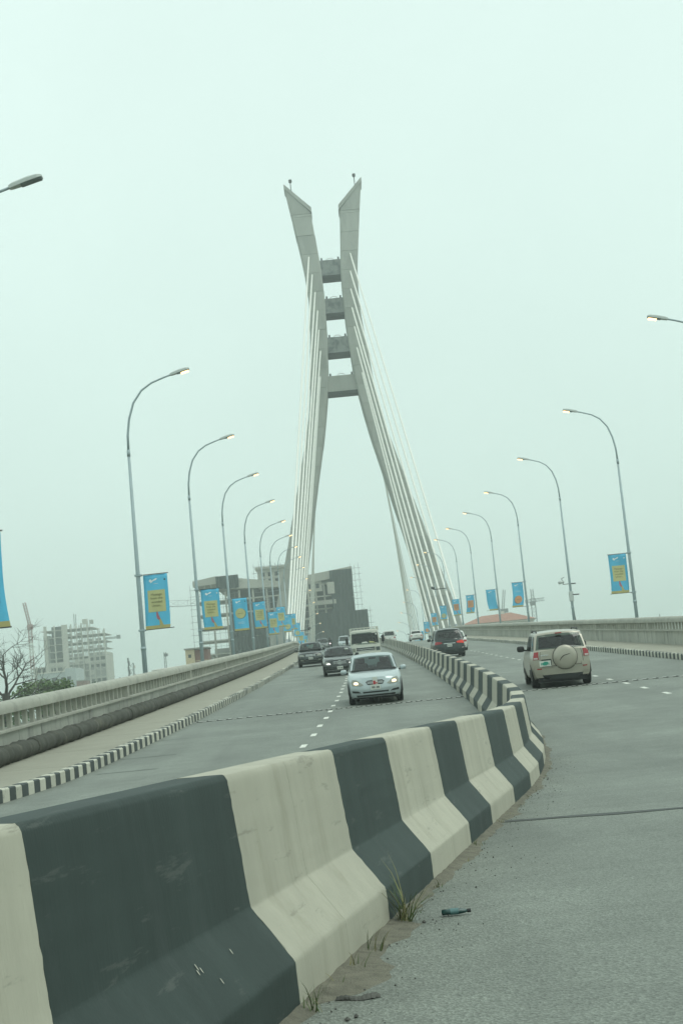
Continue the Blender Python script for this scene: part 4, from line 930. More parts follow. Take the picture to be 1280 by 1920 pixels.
# --- white light truck, cab over engine, coming towards us
def light_truck():
    r = empty('light_truck', label='cream white cab-over light truck with roof rail, coming up behind the saloons', cat='truck')
    W, p = 1.88, M['car_cream']
    def fn(a, b, c):
        z = .42+c*1.78; y = 1.05+b*1.35; wv = W/2*(1-.03*abs(c-.4)-.10*max(0, c-.45)); y += (-.10*max(0, c-.42)**1.0*1.6)*sm(b, .5, 1); y -= .10*abs(a)**3.5*sm(b, .5, 1)
        z -= .05*sm(c, .85, 1)*(sm(b, .8, 1)+abs(a)**8); return (a*wv, y, z)
    h = Hull(fn); autosmooth(link('cab', h.mesh('cab', p, 24, 16, 24, holes=[('F', -.88, .88, .53, .89), ('S', .2, .78, .55, .85)]), r), 50)
    ws = h.add('windscreen', 'F', [(-.93, .50), (.93, .50), (.90, .92), (-.90, .92)], M['glass'], r, .01)
    h.add('sticker', 'F', rect(-.86, -.76, .80, .86), M['plate'], ws, .015); h.add('dashboard_papers', 'F', [(-.2, .53), (.25, .54), (.2, .58), (-.1, .59)], M['paint'], ws, .013); h.add('dashboard_cloth', 'F', [(-.7, .53), (-.3, .54), (-.25, .60), (-.5, .58)], M['banner_yellow'], ws, .013)
    mb = MB(); mb.box(-.8, .8, 1.2, 2.2, 1.28, 1.30); mb.build('dashboard', M['trim'], r); mb = MB(); mb.box(-.85, .85, 1.12, 1.16, .9, 2.1); mb.build('back_panel', M['seat'], r)
    for x in (-.45, .45): mb = MB(); mb.box(x-.24, x+.24, 1.2, 1.32, 1.0, 1.75); bevel_mesh(mb.build('seat', M['seat'], r).data, .05, 2)
    for f in ('S+', 'S-'): h.add('side_window', f, [(.15, .52), (.85, .50), (.78, .88), (.15, .88)], M['glass'], r)
    g = h.add('grille', 'F', rect(-.62, .62, .26, .40), M['trim'], r, .012)
    for v in (.265, .32, .38): h.add('grille_bar', 'F', rect(-.6, .6, v, v+.02), M['chrome'], g, .02, 3)
    h.add('bumper', 'F', rect(-.97, .97, .03, .20), p, r, .05); h.add('bumper_slot', 'F', rect(-.9, -.45, .08, .14), M['trim'], r, .055); h.add('bumper_slot', 'F', rect(.45, .9, .08, .14), M['trim'], r, .055); h.add('bumper_slot', 'F', rect(-.35, .35, .07, .13), M['trim'], r, .055)
    for s_ in (1, -1):
        P = rect(.68, .95, .25, .38); h.add('headlight', 'F', P if s_ > 0 else mirr(P), M['lens'] if s_ > 0 else M['car_grey'], r, .015)
        mb = MB(); mb.tube([(s_*.88, 2.25, 1.30), (s_*1.13, 2.3, 1.25), (s_*1.13, 2.3, 1.85), (s_*.86, 2.2, 1.95)], .016, 6); mb.build('mirror_arm', M['trim'], r)
        mb = MB(); mb.box(s_*1.13-.09, s_*1.13+.09, 2.24, 2.33, 1.38, 1.78); bevel_mesh(mb.build('mirror', M['trim'], r).data, .03, 2)
    mb = MB(); mb.bar((-.7, 2.37, 1.29), (-.1, 2.36, 1.37), .02); mb.bar((0, 2.37, 1.29), (.62, 2.36, 1.36), .02); mb.build('wiper', M['trim'], r)
    plate(r, 2.47, .62, 0, 1)
    mb = MB(); mb.box(-.93, .93, -2.7, .95, .82, 1.0); mb.build('load_bed', p, r)
    for x in (-.93, .89): mb = MB(); mb.box(x, x+.04, -2.7, .95, 1.003, 1.45); mb.build('side_board', p, r)
    mb = MB()
    for x in (-.9, .9):
        for y in (-2.6, -.9, .95, 2.05): mb.bar((x*(.97 if y > 1 else 1), y, 1.45 if y < 1 else 2.1), (x*.97, y, 2.33), .05)
        mb.bar((x*.97, -2.65, 2.33), (x*.97, 2.1, 2.33), .05)
    for y in (-2.6, -.9, .95, 2.08): mb.bar((-.9, y, 2.33), (.9, y, 2.33), .05)
    for i in range(9): mb.bar((-.8+i*.2, 2.08, 2.20), (-.8+i*.2, 2.08, 2.33), .03)
    mb.bar((-.9, 2.08, 2.21), (.9, 2.08, 2.21), .04); mb.build('roof_rail', p, r)
    mb = MB(); mb.box(-.4, .4, -2.6, 2.2, .38, .82); mb.build('chassis', M['trim'], r)
    add_wheels(r, h, 5, 1.8, (1.75, -1.45), .37, .24, arch=False)
    for s_ in (-1, 1): mb = MB(); mb.box(s_*.93-.012, s_*.93+.012, 1.35, 2.15, .43, .80); mb.build('wheel_arch', M['trim'], r)
    return r
TRUCK = light_truck(); place(TRUCK, 92, -3.25, True, .01)

# --- far cars
def simple_car(label, paint, L, W, H, estate, rear_lights=True):
    r = empty('distant_car', label=label, cat='car')
    bt = .95 if not estate else 1.04
    top = [(-L/2, bt-.06), (-L/2+.25, bt+.03), (.9, bt), (1.5, bt-.05), (2.0, bt-.14), (L/2, bt-.26)]
    h = body_hull(L, W, top, .2 if not estate else .28); yr = (-1.7, -1.05) if not estate else (-L/2+.05, -L/2+.35)
    c = cabin_hull(W, bt-.03, H, yr[0], yr[1], 1.1, .3)
    autosmooth(link('body', h.mesh('body', paint, 8, 18, 6), r), 50); autosmooth(link('cabin', c.mesh('cabin', paint, 20, 30, 14, holes=cab_holes((.08, .4, .7, .92))), r), 50)
    c.add('windscreen', 'F', rect(-.9, .9, .08, .88), M['glass'], r); c.add('rear_window', 'R', rect(-.9, .9, .1, .85), M['glass'], r); side_glass(c, r, (.08, .4, .7, .92))
    for s_ in (1, -1):
        P = [(.58, .66), (.93, .68), (.9, .88), (.66, .84)]; h.add('headlight', 'F', P if s_ > 0 else mirr(P), M['lens'], r, .012); P = rect(.70, .97, .62, .84); h.add('tail_light', 'R', P if s_ > 0 else mirr(P), M['tail_red'], r, .012)
    h.add('grille', 'F', rect(-.4, .4, .66, .84), M['trim'], r, .012); h.add('lower_intake', 'F', rect(-.6, .6, .16, .32), M['trim'], r, .01); h.add('rear_apron', 'R', rect(-.8, .8, .02, .2), M['trim'], r, .012); h.add('rear_handle', 'R', rect(-.45, .45, .80, .85), M['chrome'], r, .015)
    plate(r, L/2+.02, .5, 0, 1); plate(r, -L/2-.02, .72, 0, -1); interior(r, W, bt+.04, 1.1, yr[0]); undertray(r, L, W); add_wheels(r, h, L, W, (1.38, -1.3), .33); mirror_pair(r, W, .8, bt+.08, M['trim']); return r
place(simple_car('dark grey saloon following behind the black utility car', M['car_grey'], 4.4, 1.7, 1.45, False), 186, -7.3, True)
place(simple_car('pale silver utility car half hidden behind the light truck', M['car_silver'], 4.5, 1.8, 1.75, True), 206, -4.3, True)
place(simple_car('white utility car driving over the crest beside the median barrier', M['car_white'], 4.7, 1.88, 1.80, True), 203, 2.05, False)
place(simple_car('white saloon near the crest between the white utility car and kerb', M['car_white'], 4.4, 1.75, 1.42, False), 197, 5.5, False)
place(simple_car('white saloon mostly hidden behind the dark people carrier', M['car_white'], 4.4, 1.72, 1.45, False), 106, 3.45, False)

# --- people: skinned figures
def figure(name, joints, edges, m_, parent=None, mats=None):
    me = bpy.data.meshes.new(name); me.from_pydata([j[0] for j in joints], edges, []); o = link(name, me, parent)
    bm = bmesh.new(); bm.from_mesh(me); ly = bm.verts.layers.skin.verify()
    for v, j in zip(bm.verts, joints): v[ly].radius = j[1] if hasattr(j[1], '__len__') else (j[1], j[1]); v[ly].use_root = (v.index == 0)
    bm.to_mesh(me); bm.free()
    o.modifiers.new('skin', 'SKIN'); s_ = o.modifiers.new('sub', 'SUBSURF'); s_.levels = 1; s_.render_levels = 1
    dg = bpy.context.evaluated_depsgraph_get(); me2 = bpy.data.meshes.new_from_object(o.evaluated_get(dg)); o.modifiers.clear(); o.data = me2; me2.materials.clear()
    for q in (mats or [m_]): me2.materials.append(q)
    me2.polygons.foreach_set('use_smooth', [True]*len(me2.polygons)); return o
def paint_person(o, cuts):
    for p in o.data.polygons:
        z = p.center.z
        p.material_index = next((k for zz, k in cuts if z < zz), cuts[-1][1])
def head_of(parent, c, r_=.11):
    bm = bmesh.new(); bmesh.ops.create_uvsphere(bm, u_segments=14, v_segments=10, radius=1)
    for v in bm.verts:
        p = v.co.copy(); v.co = Vector((p.x*r_*.80, p.y*r_*.95, p.z*r_*1.2))+Vector(c)
        if p.y < -.8 and abs(p.x) < .2 and -.3 < p.z < .15: v.co.y -= .022          # nose
    me = bpy.data.meshes.new('head'); bm.to_mesh(me); bm.free(); me.materials.append(M['skin']); me.polygons.foreach_set('use_smooth', [True]*len(me.polygons)); h = link('head', me, parent)
    bm = bmesh.new(); bmesh.ops.create_uvsphere(bm, u_segments=12, v_segments=8, radius=1)
    for v in bm.verts: p = v.co.copy(); v.co = Vector((p.x*r_*.86, p.y*r_*.98+.012, max(p.z, .05)*r_*1.27))+Vector(c)
    me = bpy.data.meshes.new('hair'); bm.to_mesh(me); bm.free(); me.materials.append(M['cloth_dark']); link('hair', me, h); return h
J = [((0, 0, .95), .14), ((0, .0, 1.2), .135), ((0, .02, 1.42), .13), ((0, .0, 1.52), .06), ((0, -.01, 1.60), .055),
     ((-.20, .02, 1.42), .06), ((-.25, .03, 1.14), .048), ((-.24, -.08, .90), .038), ((-.24, -.11, .80), .04), ((.20, .02, 1.42), .06), ((.25, -.03, 1.14), .048), ((.24, -.16, .92), .038), ((.24, -.19, .83), .04),
     ((-.10, 0, .86), .095), ((-.11, -.08, .48), .065), ((-.11, .02, .09), .048), ((-.11, -.12, .05), .04), ((.10, 0, .86), .095), ((.11, .06, .48), .065), ((.11, .20, .12), .048), ((.11, .10, .05), .04)]
E_ = [(0, 1), (1, 2), (2, 3), (3, 4), (2, 5), (5, 6), (6, 7), (7, 8), (2, 9), (9, 10), (10, 11), (11, 12), (0, 13), (13, 14), (14, 15), (15, 16), (0, 17), (17, 18), (18, 19), (19, 20)]
pr = empty('person', label='person in a pale shirt walking on the outbound footway near the crest', cat='person'); pr.matrix_world = upright(228, 9.55, .21)
b = figure('body', J, E_, None, pr, [M['cloth_dark'], M['cloth_white'], M['skin']]); paint_person(b, [(.95, 0), (1.47, 1), (9, 2)]); head_of(pr, (0, -.02, 1.69))
# motorcycle with rider near the crest
mo = empty('motorcycle', label='small dark motorcycle with lit headlamp cresting the bridge', cat='motorcycle'); mo.matrix_world = frame(207, -6.35, .004) @ Matrix.Rotation(math.pi, 4, 'Z')
for y in (.62, -.62):
    wl = empty('wheel', (0, y, .30)); wl.parent = mo; ty, rm = wheel_meshes(.30, .10); link('tyre', ty, wl); link('rim', rm, wl)
mb = MB(); mb.tube([(0, .62, .30), (0, .42, .85), (0, .36, 1.0)], .035, 6); mb.tube([(0, .42, .8), (0, -.1, .55), (0, -.62, .32)], .05, 6); mb.tube([(-.32, .32, 1.02), (0, .38, 1.0), (.32, .32, 1.02)], .018, 6); mb.build('frame', M['trim'], mo)
mb = MB(); mb.tube([(0, .38, .82), (0, .05, .86), (0, -.05, .8)], [.10, .15, .1], 8); mb.build('tank', M['tag_red'], mo, True)
mb = MB(); mb.tube([(0, .0, .78), (0, -.35, .78), (0, -.72, .84)], [.11, .13, .08], 8); mb.build('seat', M['trim'], mo, True)
mb = MB(); mb.tube([(0, .46, .88), (0, .52, .88)], .085, 10); mb.build('headlight', M['head_white'], mo)
J2 = [((0, -.22, .90), .14), ((0, -.16, 1.15), .135), ((0, -.10, 1.36), .13), ((0, -.06, 1.46), .06), ((0, -.04, 1.52), .055), ((-.20, -.08, 1.36), .06), ((-.30, .08, 1.16), .048), ((-.30, .30, 1.05), .04), ((.20, -.08, 1.36), .06), ((.30, .08, 1.16), .048), ((.30, .30, 1.05), .04),
      ((-.13, -.1, .86), .09), ((-.22, .22, .70), .07), ((-.2, .05, .32), .05), ((-.2, .16, .28), .04), ((.13, -.1, .86), .09), ((.22, .22, .70), .07), ((.2, .05, .32), .05), ((.2, .16, .28), .04)]
E2 = [(0, 1), (1, 2), (2, 3), (3, 4), (2, 5), (5, 6), (6, 7), (2, 8), (8, 9), (9, 10), (0, 11), (11, 12), (12, 13), (13, 14), (0, 15), (15, 16), (16, 17), (17, 18)]
pr = empty('person', label='rider in dark clothes seated on the small motorcycle', cat='person'); pr.matrix_world = mo.matrix_world.copy()
b = figure('body', J2, E2, None, pr, [M['cloth_dark'], M['skin']]); paint_person(b, [(1.42, 0), (9, 1)]); hd = head_of(pr, (0, -.02, 1.62))

for car, x, dy, dz, lab, sh in ((SALOON, -.36, -.02, -.37, 'driver in a pale shirt at the wheel of the silver saloon', 'cloth_white'), (SALOON, .36, -.02, -.39, 'passenger in dark clothes beside the silver saloon driver', 'cloth_dark'),
                         (BLACK, -.36, -.02, -.37, 'driver in a pale shirt inside the black saloon', 'cloth_white'), (TRUCK, -.45, 1.55, .10, 'driver in dark clothes inside the light truck cab', 'cloth_dark')):
    pr = empty('person', label=lab, cat='person'); pr.matrix_world = car.matrix_world @ Matrix.Translation((x, dy, dz))
    b = figure('body', J2, E2, None, pr, [M[sh], M['skin']]); paint_person(b, [(1.42, 0), (9, 1)]); head_of(pr, (0, -.02, 1.62))

# ------------------------------------------------------------------ near ground detail
rnd = random.Random(21)
mb = MB(); q = frange(2.5, 30, .12); A = []
for Y in q:
    wv = .05+.30*max(0, math.sin(Y*1.9+1.2)*.6+math.sin(Y*4.3)*.35)*(1. if Y < 8.5 else .28)+rnd.uniform(0, .06)
    A.append([mb.vert(tr(Y+rnd.uniform(-.03, .03), .325+wv*t, hgt)) for t, hgt in ((0, .022+rnd.uniform(0, .010)), (.35, .013+rnd.uniform(0, .008)), (.75, .004+rnd.uniform(0, .006)), (1.0, -.004))])
for a, b in zip(A, A[1:]):
    for k in range(3): mb.face([a[k], a[k+1], b[k+1], b[k]])
o = props(mb.build('dirt', M['dirt'], smooth=True), 'strip of sandy dirt gathered along the foot of the striped barrier', 'dirt', kind='stuff'); flip_up(o)
mb = MB()
for k in range(520):
    Y = rnd.uniform(3.5, 22); off = .36+abs(rnd.gauss(0, .22)); s_ = rnd.uniform(.002, .007)*(2.0 if rnd.random() < .05 else 1); c = tr(Y, off, s_*.4)
    a = rnd.uniform(0, 3); p = [Vector((math.cos(a+t)*s_*rnd.uniform(.7, 1.2), math.sin(a+t)*s_*rnd.uniform(.7, 1.2), 0)) for t in (0, 1.6, 3.1, 4.7)]
    t_ = mb.vert(c+Vector((0, 0, s_*.8))); b_ = mb.vert(c-Vector((0, 0, s_*.6))); i = [mb.vert(c+d) for d in p]
    for j in range(4): mb.face([i[j], i[(j+1) % 4], t_]); mb.face([i[(j+1) % 4], i[j], b_])
props(mb.build('gravel', M['stone']), 'loose grit and pebbles scattered on the asphalt by the barrier', 'gravel', kind='stuff')
def weed(Y, off, n, hgt, spread, label, dry=.3, lean=(0, 0)):
    base = tr(Y, off, .01); r = empty('weed', base, label, 'weed', 'tiny weeds along the barrier' if label.startswith('tiny weed') else None)
    for m_, part in ((M['grass'], 1-dry), (M['grass_dry'], dry)):
        mb = MB()
        for k in range(max(1, int(n*part))):
            a = rnd.uniform(0, 6.28); L = hgt*rnd.uniform(.5, 1.1); p = Vector((rnd.gauss(0, .02), rnd.gauss(0, .03), -.02)); d = Vector((math.cos(a)*spread*rnd.uniform(.2, 1)+lean[0], math.sin(a)*spread*rnd.uniform(.2, 1)+lean[1], 1)).normalized(); wv = rnd.uniform(.0016, .0038); sd_ = Vector((-math.sin(a), math.cos(a), 0))*wv; pts = []
            for t in (0, .35, .7, 1.):
                pts.append(p.copy()); p = p+d*L*.33; d = (d+Vector((math.cos(a)*.35*spread, math.sin(a)*.35*spread, -.22))).normalized()
            ids = [(mb.vert(x-sd_*(1-t)), mb.vert(x+sd_*(1-t))) for x, t in zip(pts, (0, .2, .5, .98))]
            for (a1, b1), (a2, b2) in zip(ids, ids[1:]): mb.face([a1, b1, b2, a2])
        props(mb.build('blades', m_, r), kind='stuff')
weed(7.75, .40, 60, .42, .95, 'tall straggling grass tuft at the barrier foot beside the green bottle', .45, (.22, -.1))
weed(5.75, .40, 14, .17, .5, 'small green grass tuft at the corner of a black and cream block', .1)
weed(6.55, .39, 10, .13, .6, 'thin pale sprout against the cream barrier block', .5)
weed(6.95, .40, 16, .17, .5, 'feathery green seedling against the cream barrier block', .2)
weed(4.75, .37, 22, .20, .7, 'dark weed sprouting under the big black barrier block', .2)
weed(6.2, .40, 8, .09, .7, 'tiny grass sprout in the dirt by the barrier', .3)
for k in range(16):
    Y = 8.3+k*.85+rnd.uniform(-.3, .3); weed(Y, .37+rnd.uniform(0, .05), rnd.randint(5, 16), rnd.uniform(.04, .10), .8, 'tiny weed sprouting in the dirt line along the barrier foot', .5)
# crushed green bottle on the asphalt
fr = frame(7.86, .66, .021); fr = fr @ Matrix.Rotation(R(-80), 4, 'Z') @ Matrix.Scale(.62, 4)
mb = MB(); mb.tube([(0, -.125, 0), (0, -.12, .0), (0, -.06, .004), (0, .03, .002), (0, .075, 0), (0, .095, .0)], [.012, .030, .033, .031, .02, .013], 12)
for v in mb.v: v.z = max(-.029, v.z*.8); v.x *= 1.15
bt = mb.build('bottle', M['bottle_green'], None, True); bt.matrix_world = fr; props(bt, 'crushed dark green plastic bottle lying on the asphalt', 'bottle')
mb = MB(); mb.tube([(0, .094, 0), (0, .125, 0)], .016, 10); mb.build('cap', M['trim'], bt)
mb = MB(); mb.tube([(0, -.05, .004), (0, .02, .003)], [.0345, .0335], 12, False)
for v in mb.v: v.z = max(-.0285, v.z*.8); v.x *= 1.15
mb.build('paper_label', mat('bottle_label', (.07, .16, .16), .4), bt, True)
# flattened rag / tyre scrap by the barrier corner
mb = MB(); n = 22; G = []
fr = frame(5.95, .53, .0) @ Matrix.Rotation(R(12), 4, 'Z') @ Matrix.Diagonal((.7, .8, .55, 1))
for i in range(n):
    for j in range(7):
        t = i/(n-1); wd = .040*(.35+1.3*t)*(1 if t < .9 else .6)
        G.append(mb.vert(fr @ Vector((-.13+.26*t+rnd.uniform(-.003, .003), -wd+2*wd*j/6+.012*math.sin(t*9)+rnd.uniform(-.004, .004), .010+.018*abs(math.sin(t*5+.6))*(1-abs(j-3)/4)+(.004 if i % 2 else 0)+rnd.uniform(0, .003)-(.010 if j in (0, 6) or i in (0, n-1) else 0)))))
for i in range(n-1):
    for j in range(6): mb.face([G[i*7+j], G[i*7+j+1], G[i*7+j+8], G[i*7+j+7]])
props(mb.build('tyre_scrap', M['stone']), 'flattened scrap of dark ribbed rubber in the dirt by the barrier', 'scrap')

# ------------------------------------------------------------------ buildings
GZ = -12.
def bx(parent, name, m_, x0, x1, y0, y1, z0, z1, org):
    mb = MB(org); mb.box(min(x0, x1), max(x0, x1), min(y0, y1), max(y0, y1), z0, z1); return mb.build(name, m_, parent)
def lattice(a, b, wd, n, chord=.12, tri=False):
    """square lattice mast or jib between two points"""
    mb = MB(); a, b = Vector(a), Vector(b); d = (b-a).normalized(); u = Vector((0, 0, 1)) if abs(d.z) < .9 else Vector((0, 1, 0)); x = d.cross(u).normalized()*wd/2; z = x.normalized().cross(d)*wd/2
    cs = [x+z, x-z, -x-z, -x+z] if not tri else [x-z, -x-z, z]
    for c in cs: mb.bar(a+c, b+c, chord)
    for k in range(n):
        p = a+(b-a)*k/n; q = a+(b-a)*(k+1)/n
        for i, c in enumerate(cs): c2 = cs[(i+1) % len(cs)]; mb.bar(p+c, q+c2, chord*.6); mb.bar(p+c, p+c2, chord*.6)
    return mb
def scaffold(x0, x1, y, z0, z1, step=2.0, th=.09):
    mb = MB(); x = x0
    while x <= x1+.01:
        mb.bar((x, y, z0), (x+rnd.uniform(-.1, .1), y, z1+rnd.uniform(.0, 1.4)), th); x += step
    z = z0
    while z <= z1: mb.bar((x0-rnd.uniform(.2, .9), y+.1, z), (x1+rnd.uniform(.2, .9), y+.1, z), th); z += 1.9
    return mb
# concrete frame with nets, on the oncoming side before the pylon
b0 = Vector((-30, 425, GZ)); b1 = empty('unfinished_building', b0, 'unfinished grey concrete frame building with scaffolding, standing behind the banner lamps', 'building')
X0, X1, Y0, Y1 = -45.2, -11.5, 420, 446
fl = [GZ+3.9*i for i in range(13)]
for i, z in enumerate(fl):
    if z > 37: continue
    bx(b1, 'floor_slab', M['bld_light'], X0, X1, Y0, Y1 if z < 20 else Y0+12, z-.35, z, b0)
bx(b1, 'shade_backing', M['bld_void'], X0+9.5, X1-1, Y0+3.2, Y0+3.5, GZ, 38, b0)  # added dark sheet close behind the slabs, painted shade for the open floors
for i in range(9):
    x = X0+.6+i*(X1-X0-1.2)/8
    bx(b1, 'column', M['bld_light'], x-.26, x+.26, Y0-.1, Y0+.5, GZ, 37.2, b0)
# sloping roof slab
mb = MB(b0); mb.hexa([(-45.8, 419, 39.4), (-31, 419, 39.8), (-31, 447, 39.8), (-45.8, 447, 39.4), (-45.8, 419, 41.0), (-38.9, 419, 41.9), (-38.9, 447, 41.9), (-45.8, 447, 41.0)]); mb.build('roof_slab', M['bld_concrete'], b1)
mb = MB(b0); mb.hexa([(-38.88, 419.2, 38.0), (-20, 419.2, 37.0), (-20, 447, 37.0), (-38.88, 447, 38.0), (-38.88, 419.2, 41.9), (-20, 419.2, 38.6), (-20, 447, 38.6), (-38.88, 447, 41.9)]); mb.build('roof_slab', M['bld_concrete'], b1)
for x in (-45, -42.5, -40.5): bx(b1, 'column', M['bld_concrete'], x-.25, x+.25, 420.2, 420.7, 37, 39.5, b0)
def nets(parent, x0, x1, y, z0, z1, org, pw=2.3, ph=4.2):
    nx, nz = max(1, round((x1-x0)/pw)), max(1, round((z1-z0)/ph))
    for i in range(nx):
        for j in range(nz):
            a, b, c, d = x0+(x1-x0)*i/nx, x0+(x1-x0)*(i+1)/nx, z0+(z1-z0)*j/nz, z0+(z1-z0)*(j+1)/nz; mb = MB(org); n = 6; rows = []
            ph_ = rnd.uniform(0, 6); t1, t2 = rnd.uniform(-.15, .15), rnd.uniform(-.15, .15)
            for q in (0, .5, 1): rows.append([mb.vert((a+(b-a)*k/n, y+.12*math.sin(k*2.1+ph_)+t1*q+t2*(k/n), c+.02+(d-c-.04)*q+rnd.uniform(-.05, .05))) for k in range(n+1)])
            for r0, r1 in zip(rows, rows[1:]):
                for k in range(n): mb.face([r0[k], r0[k+1], r1[k+1], r1[k]])
            o = mb.build('net_panel', M['bld_net'], parent); o.modifiers.new('thick', 'SOLIDIFY').thickness = .03
nets(b1, -38.9, -32.2, 418.7, 37.9, 41.8, b0); nets(b1, -36, -25, 418.7, GZ+16, 27.2, b0)
for i in range(11): bx(b1, 'net_seam', M['bld_void'], -36+i*1.1-.04, -36+i*1.1+.04, 418.72, 418.79, GZ, 27.2, b0)
bx(b1, 'stair_core', M['bld_light'], -26.6, -18.2, 421, 433, 37, 42.8, b0)
bx(b1, 'core_roof', M['bld_concrete'], -27.2, -17, 420.4, 434, 42.82, 43.5, b0)
for z in (38.6, 40.6):
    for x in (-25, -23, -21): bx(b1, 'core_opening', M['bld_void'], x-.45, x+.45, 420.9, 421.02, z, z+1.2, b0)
for (x0, x1, k) in ((-45, -41.5, 7), (-41, -36.5, 6), (-23, -21, 8), (-18.5, -16, 9), (-16, -13, 7), (-41, -37, 4), (-45, -42, 3), (-41, -36.2, 8)):
    bx(b1, 'block_wall', M['bld_block'], x0, x1, Y0+.35, Y0+.75, fl[k]+.003, fl[k]+1.4+1.8*(k % 2), b0)
for (x, k) in ((-27.5, 9), (-22, 10), (-18.5, 9), (-23, 6)):
    bx(b1, 'concrete_panel', M['bld_light'], x-.9, x+.9, Y0-.35, Y0-.02, fl[k]-1.4, fl[k]+1.3, b0)
mb = scaffold(-46.6, -44.6, 418.3, 6, 39, 1.9); mb.o = b0; mb.v = [v-b0 for v in mb.v]; props(mb.build('scaffold', M['crane_grey'], b1), kind='stuff')
mb = scaffold(-27.5, -18, 419.6, 36, 44.0, 1.6); mb.v = [v-b0 for v in mb.v]; props(mb.build('scaffold', M['crane_grey'], b1), kind='stuff')
mb = scaffold(-24.5, -12, 419.3, 10, 36, 2.1, .07); mb.v = [v-b0 for v in mb.v]; props(mb.build('scaffold', M['bld_light'], b1), kind='stuff')
mb = scaffold(-44, -33, 419.7, 8, 37, 1.7, .07); mb.v = [v-b0 for v in mb.v]; props(mb.build('scaffold', M['crane_grey'], b1), kind='stuff')
# crane with a low jib crossing that building
c0 = Vector((-62, 412, GZ)); cr = empty('tower_crane', c0, 'grey lattice jib reaching out from the unfinished building between two lamps', 'crane')
mb = lattice((-58, 412, 34.8), (-22, 412, 33.0), 1.7, 13, .07, True); mb.v = [v-c0 for v in mb.v]; mb.build('jib', M['crane_grey'], cr)
mb = lattice((-24, 412, GZ), (-24, 412, 34), 1.5, 18, .14); mb.v = [v-c0 for v in mb.v]; mb.build('mast', M['crane_grey'], cr)
# netted block beyond the pylon legs
b0 = Vector((-6, 450, GZ)); b2 = empty('unfinished_building', b0, 'unfinished block with a raked top wrapped in dark green netting, seen between the pylon legs', 'building')
X0, X1, Y0, Y1 = -16.0, 1.3, 440, 462
for i in range(14):
    z = GZ+3.9*i
    if z < 40: bx(b2, 'floor_slab', M['bld_light'], X0, -3.2 if z > 28 else X1, Y0, Y1, z-.35, z, b0)
bx(b2, 'shade_backing', M['bld_void'], X0+.5, X1-.5, Y0+2.6, Y0+2.9, GZ, 38.3, b0)  # sheet set near the front, its dark colour stands in for interior shade
for i in range(6): x = X0+.5+i*2.6; bx(b2, 'column', M['bld_concrete'], x-.26, x+.26, Y0-.1, Y0+.5, GZ, 38.6, b0)
mb = MB(b0); mb.hexa([(X0, 439, 38.4), (X1+.2, 439, 40.6), (X1+.2, 462, 40.6), (X0, 462, 38.4), (X0, 439, 41.1), (X1+.2, 439, 43.0), (X1+.2, 462, 43.0), (X0, 462, 41.1)]); mb.build('raked_parapet', M['bld_concrete'], b2)
nets(b2, -5.6, 1.35, 438.5, 29, 42.2, b0); nets(b2, -16.6, 4.9, 437.6, GZ+16, 29.2, b0); bx(b2, 'safety_net', M['bld_net'], -16.6, 4.9, 438.1, 438.3, GZ, 29.0, b0); bx(b2, 'safety_net', M['bld_net'], 4.9, 5.1, 437.9, 455, GZ, 29.2, b0)
for i in range(12): bx(b2, 'net_seam', M['bld_void'], -16+i*1.8-.05, -16+i*1.8+.05, 437.5, 437.6, GZ, 29.2, b0)
for i in range(5): bx(b2, 'net_seam', M['bld_void'], -5.2+i*1.5-.05, -5.2+i*1.5+.05, 438.4, 438.5, 29.3, 41.5, b0)
bx(b2, 'block_wall', M['bld_light'], -15.8, -8.2, Y0-.15, Y0+.2, 36.2, 39.4, b0)
for x in (-14.5, -12.2, -9.6): bx(b2, 'opening', M['bld_glass'], x-.5, x+.5, Y0-.22, Y0-.16, 37.2, 38.6, b0)
bx(b2, 'balcony', M['bld_concrete'], -12, -4.2, Y0-1.6, Y0-.02, 31.9, 33.2, b0); bx(b2, 'hoarding', M['bld_light'], -6.6, -4.4, Y0-1.9, Y0-1.62, 35.0, 38.6, b0)
mb = scaffold(1.0, 3.6, 439, 29, 43.2, 1.3); mb.v = [v-b0 for v in mb.v]; props(mb.build('scaffold', M['crane_grey'], b2), kind='stuff')
mb = scaffold(4.2, 6.2, 438.4, 6, 29.4, 1.6); mb.v = [v-b0 for v in mb.v]; props(mb.build('scaffold', M['crane_grey'], b2), kind='stuff')
# high-rise far off on the oncoming side
b0 = Vector((-135, 690, GZ)); b3 = empty('high_rise', b0, 'tall pale unfinished high-rise with open upper floors, far beyond the parapet', 'building')
Yf = 680; H3 = 3.4
for i in range(13): z = GZ+3.05+H3*i; bx(b3, 'wing_slab', M['bld_light'], -155.5, -147.6, Yf+4, Yf+22, z-.3, z, b0)
bx(b3, 'wing_wall', M['bld_void'], -154.3, -147.8, Yf+6, Yf+6.5, GZ, 32, b0)
for x in (-152.6, -150.2): bx(b3, 'wing_column', M['bld_light'], x-.35, x+.35, Yf+3.9, Yf+4.6, GZ, 32.4, b0)
bx(b3, 'hoist_shaft', M['bld_block'], -147.6, -144.9, Yf+1, Yf+14, GZ, 46.5, b0)
for i in range(19):
    z = GZ+3.05+H3*i
    if z > 50.8: break
    bx(b3, 'floor_slab', M['bld_concrete'], -148.5 if z > 46 else -145, -118.0 if z < 47 else -123.6, Yf, Yf+20, z-.32, z, b0)
bx(b3, 'core_wall', M['bld_void'], -145, -137.5, Yf+8, Yf+8.4, GZ, 51, b0); bx(b3, 'core_wall', M['bld_block'], -136, -118.4, Yf+8, Yf+8.4, GZ, 33, b0)
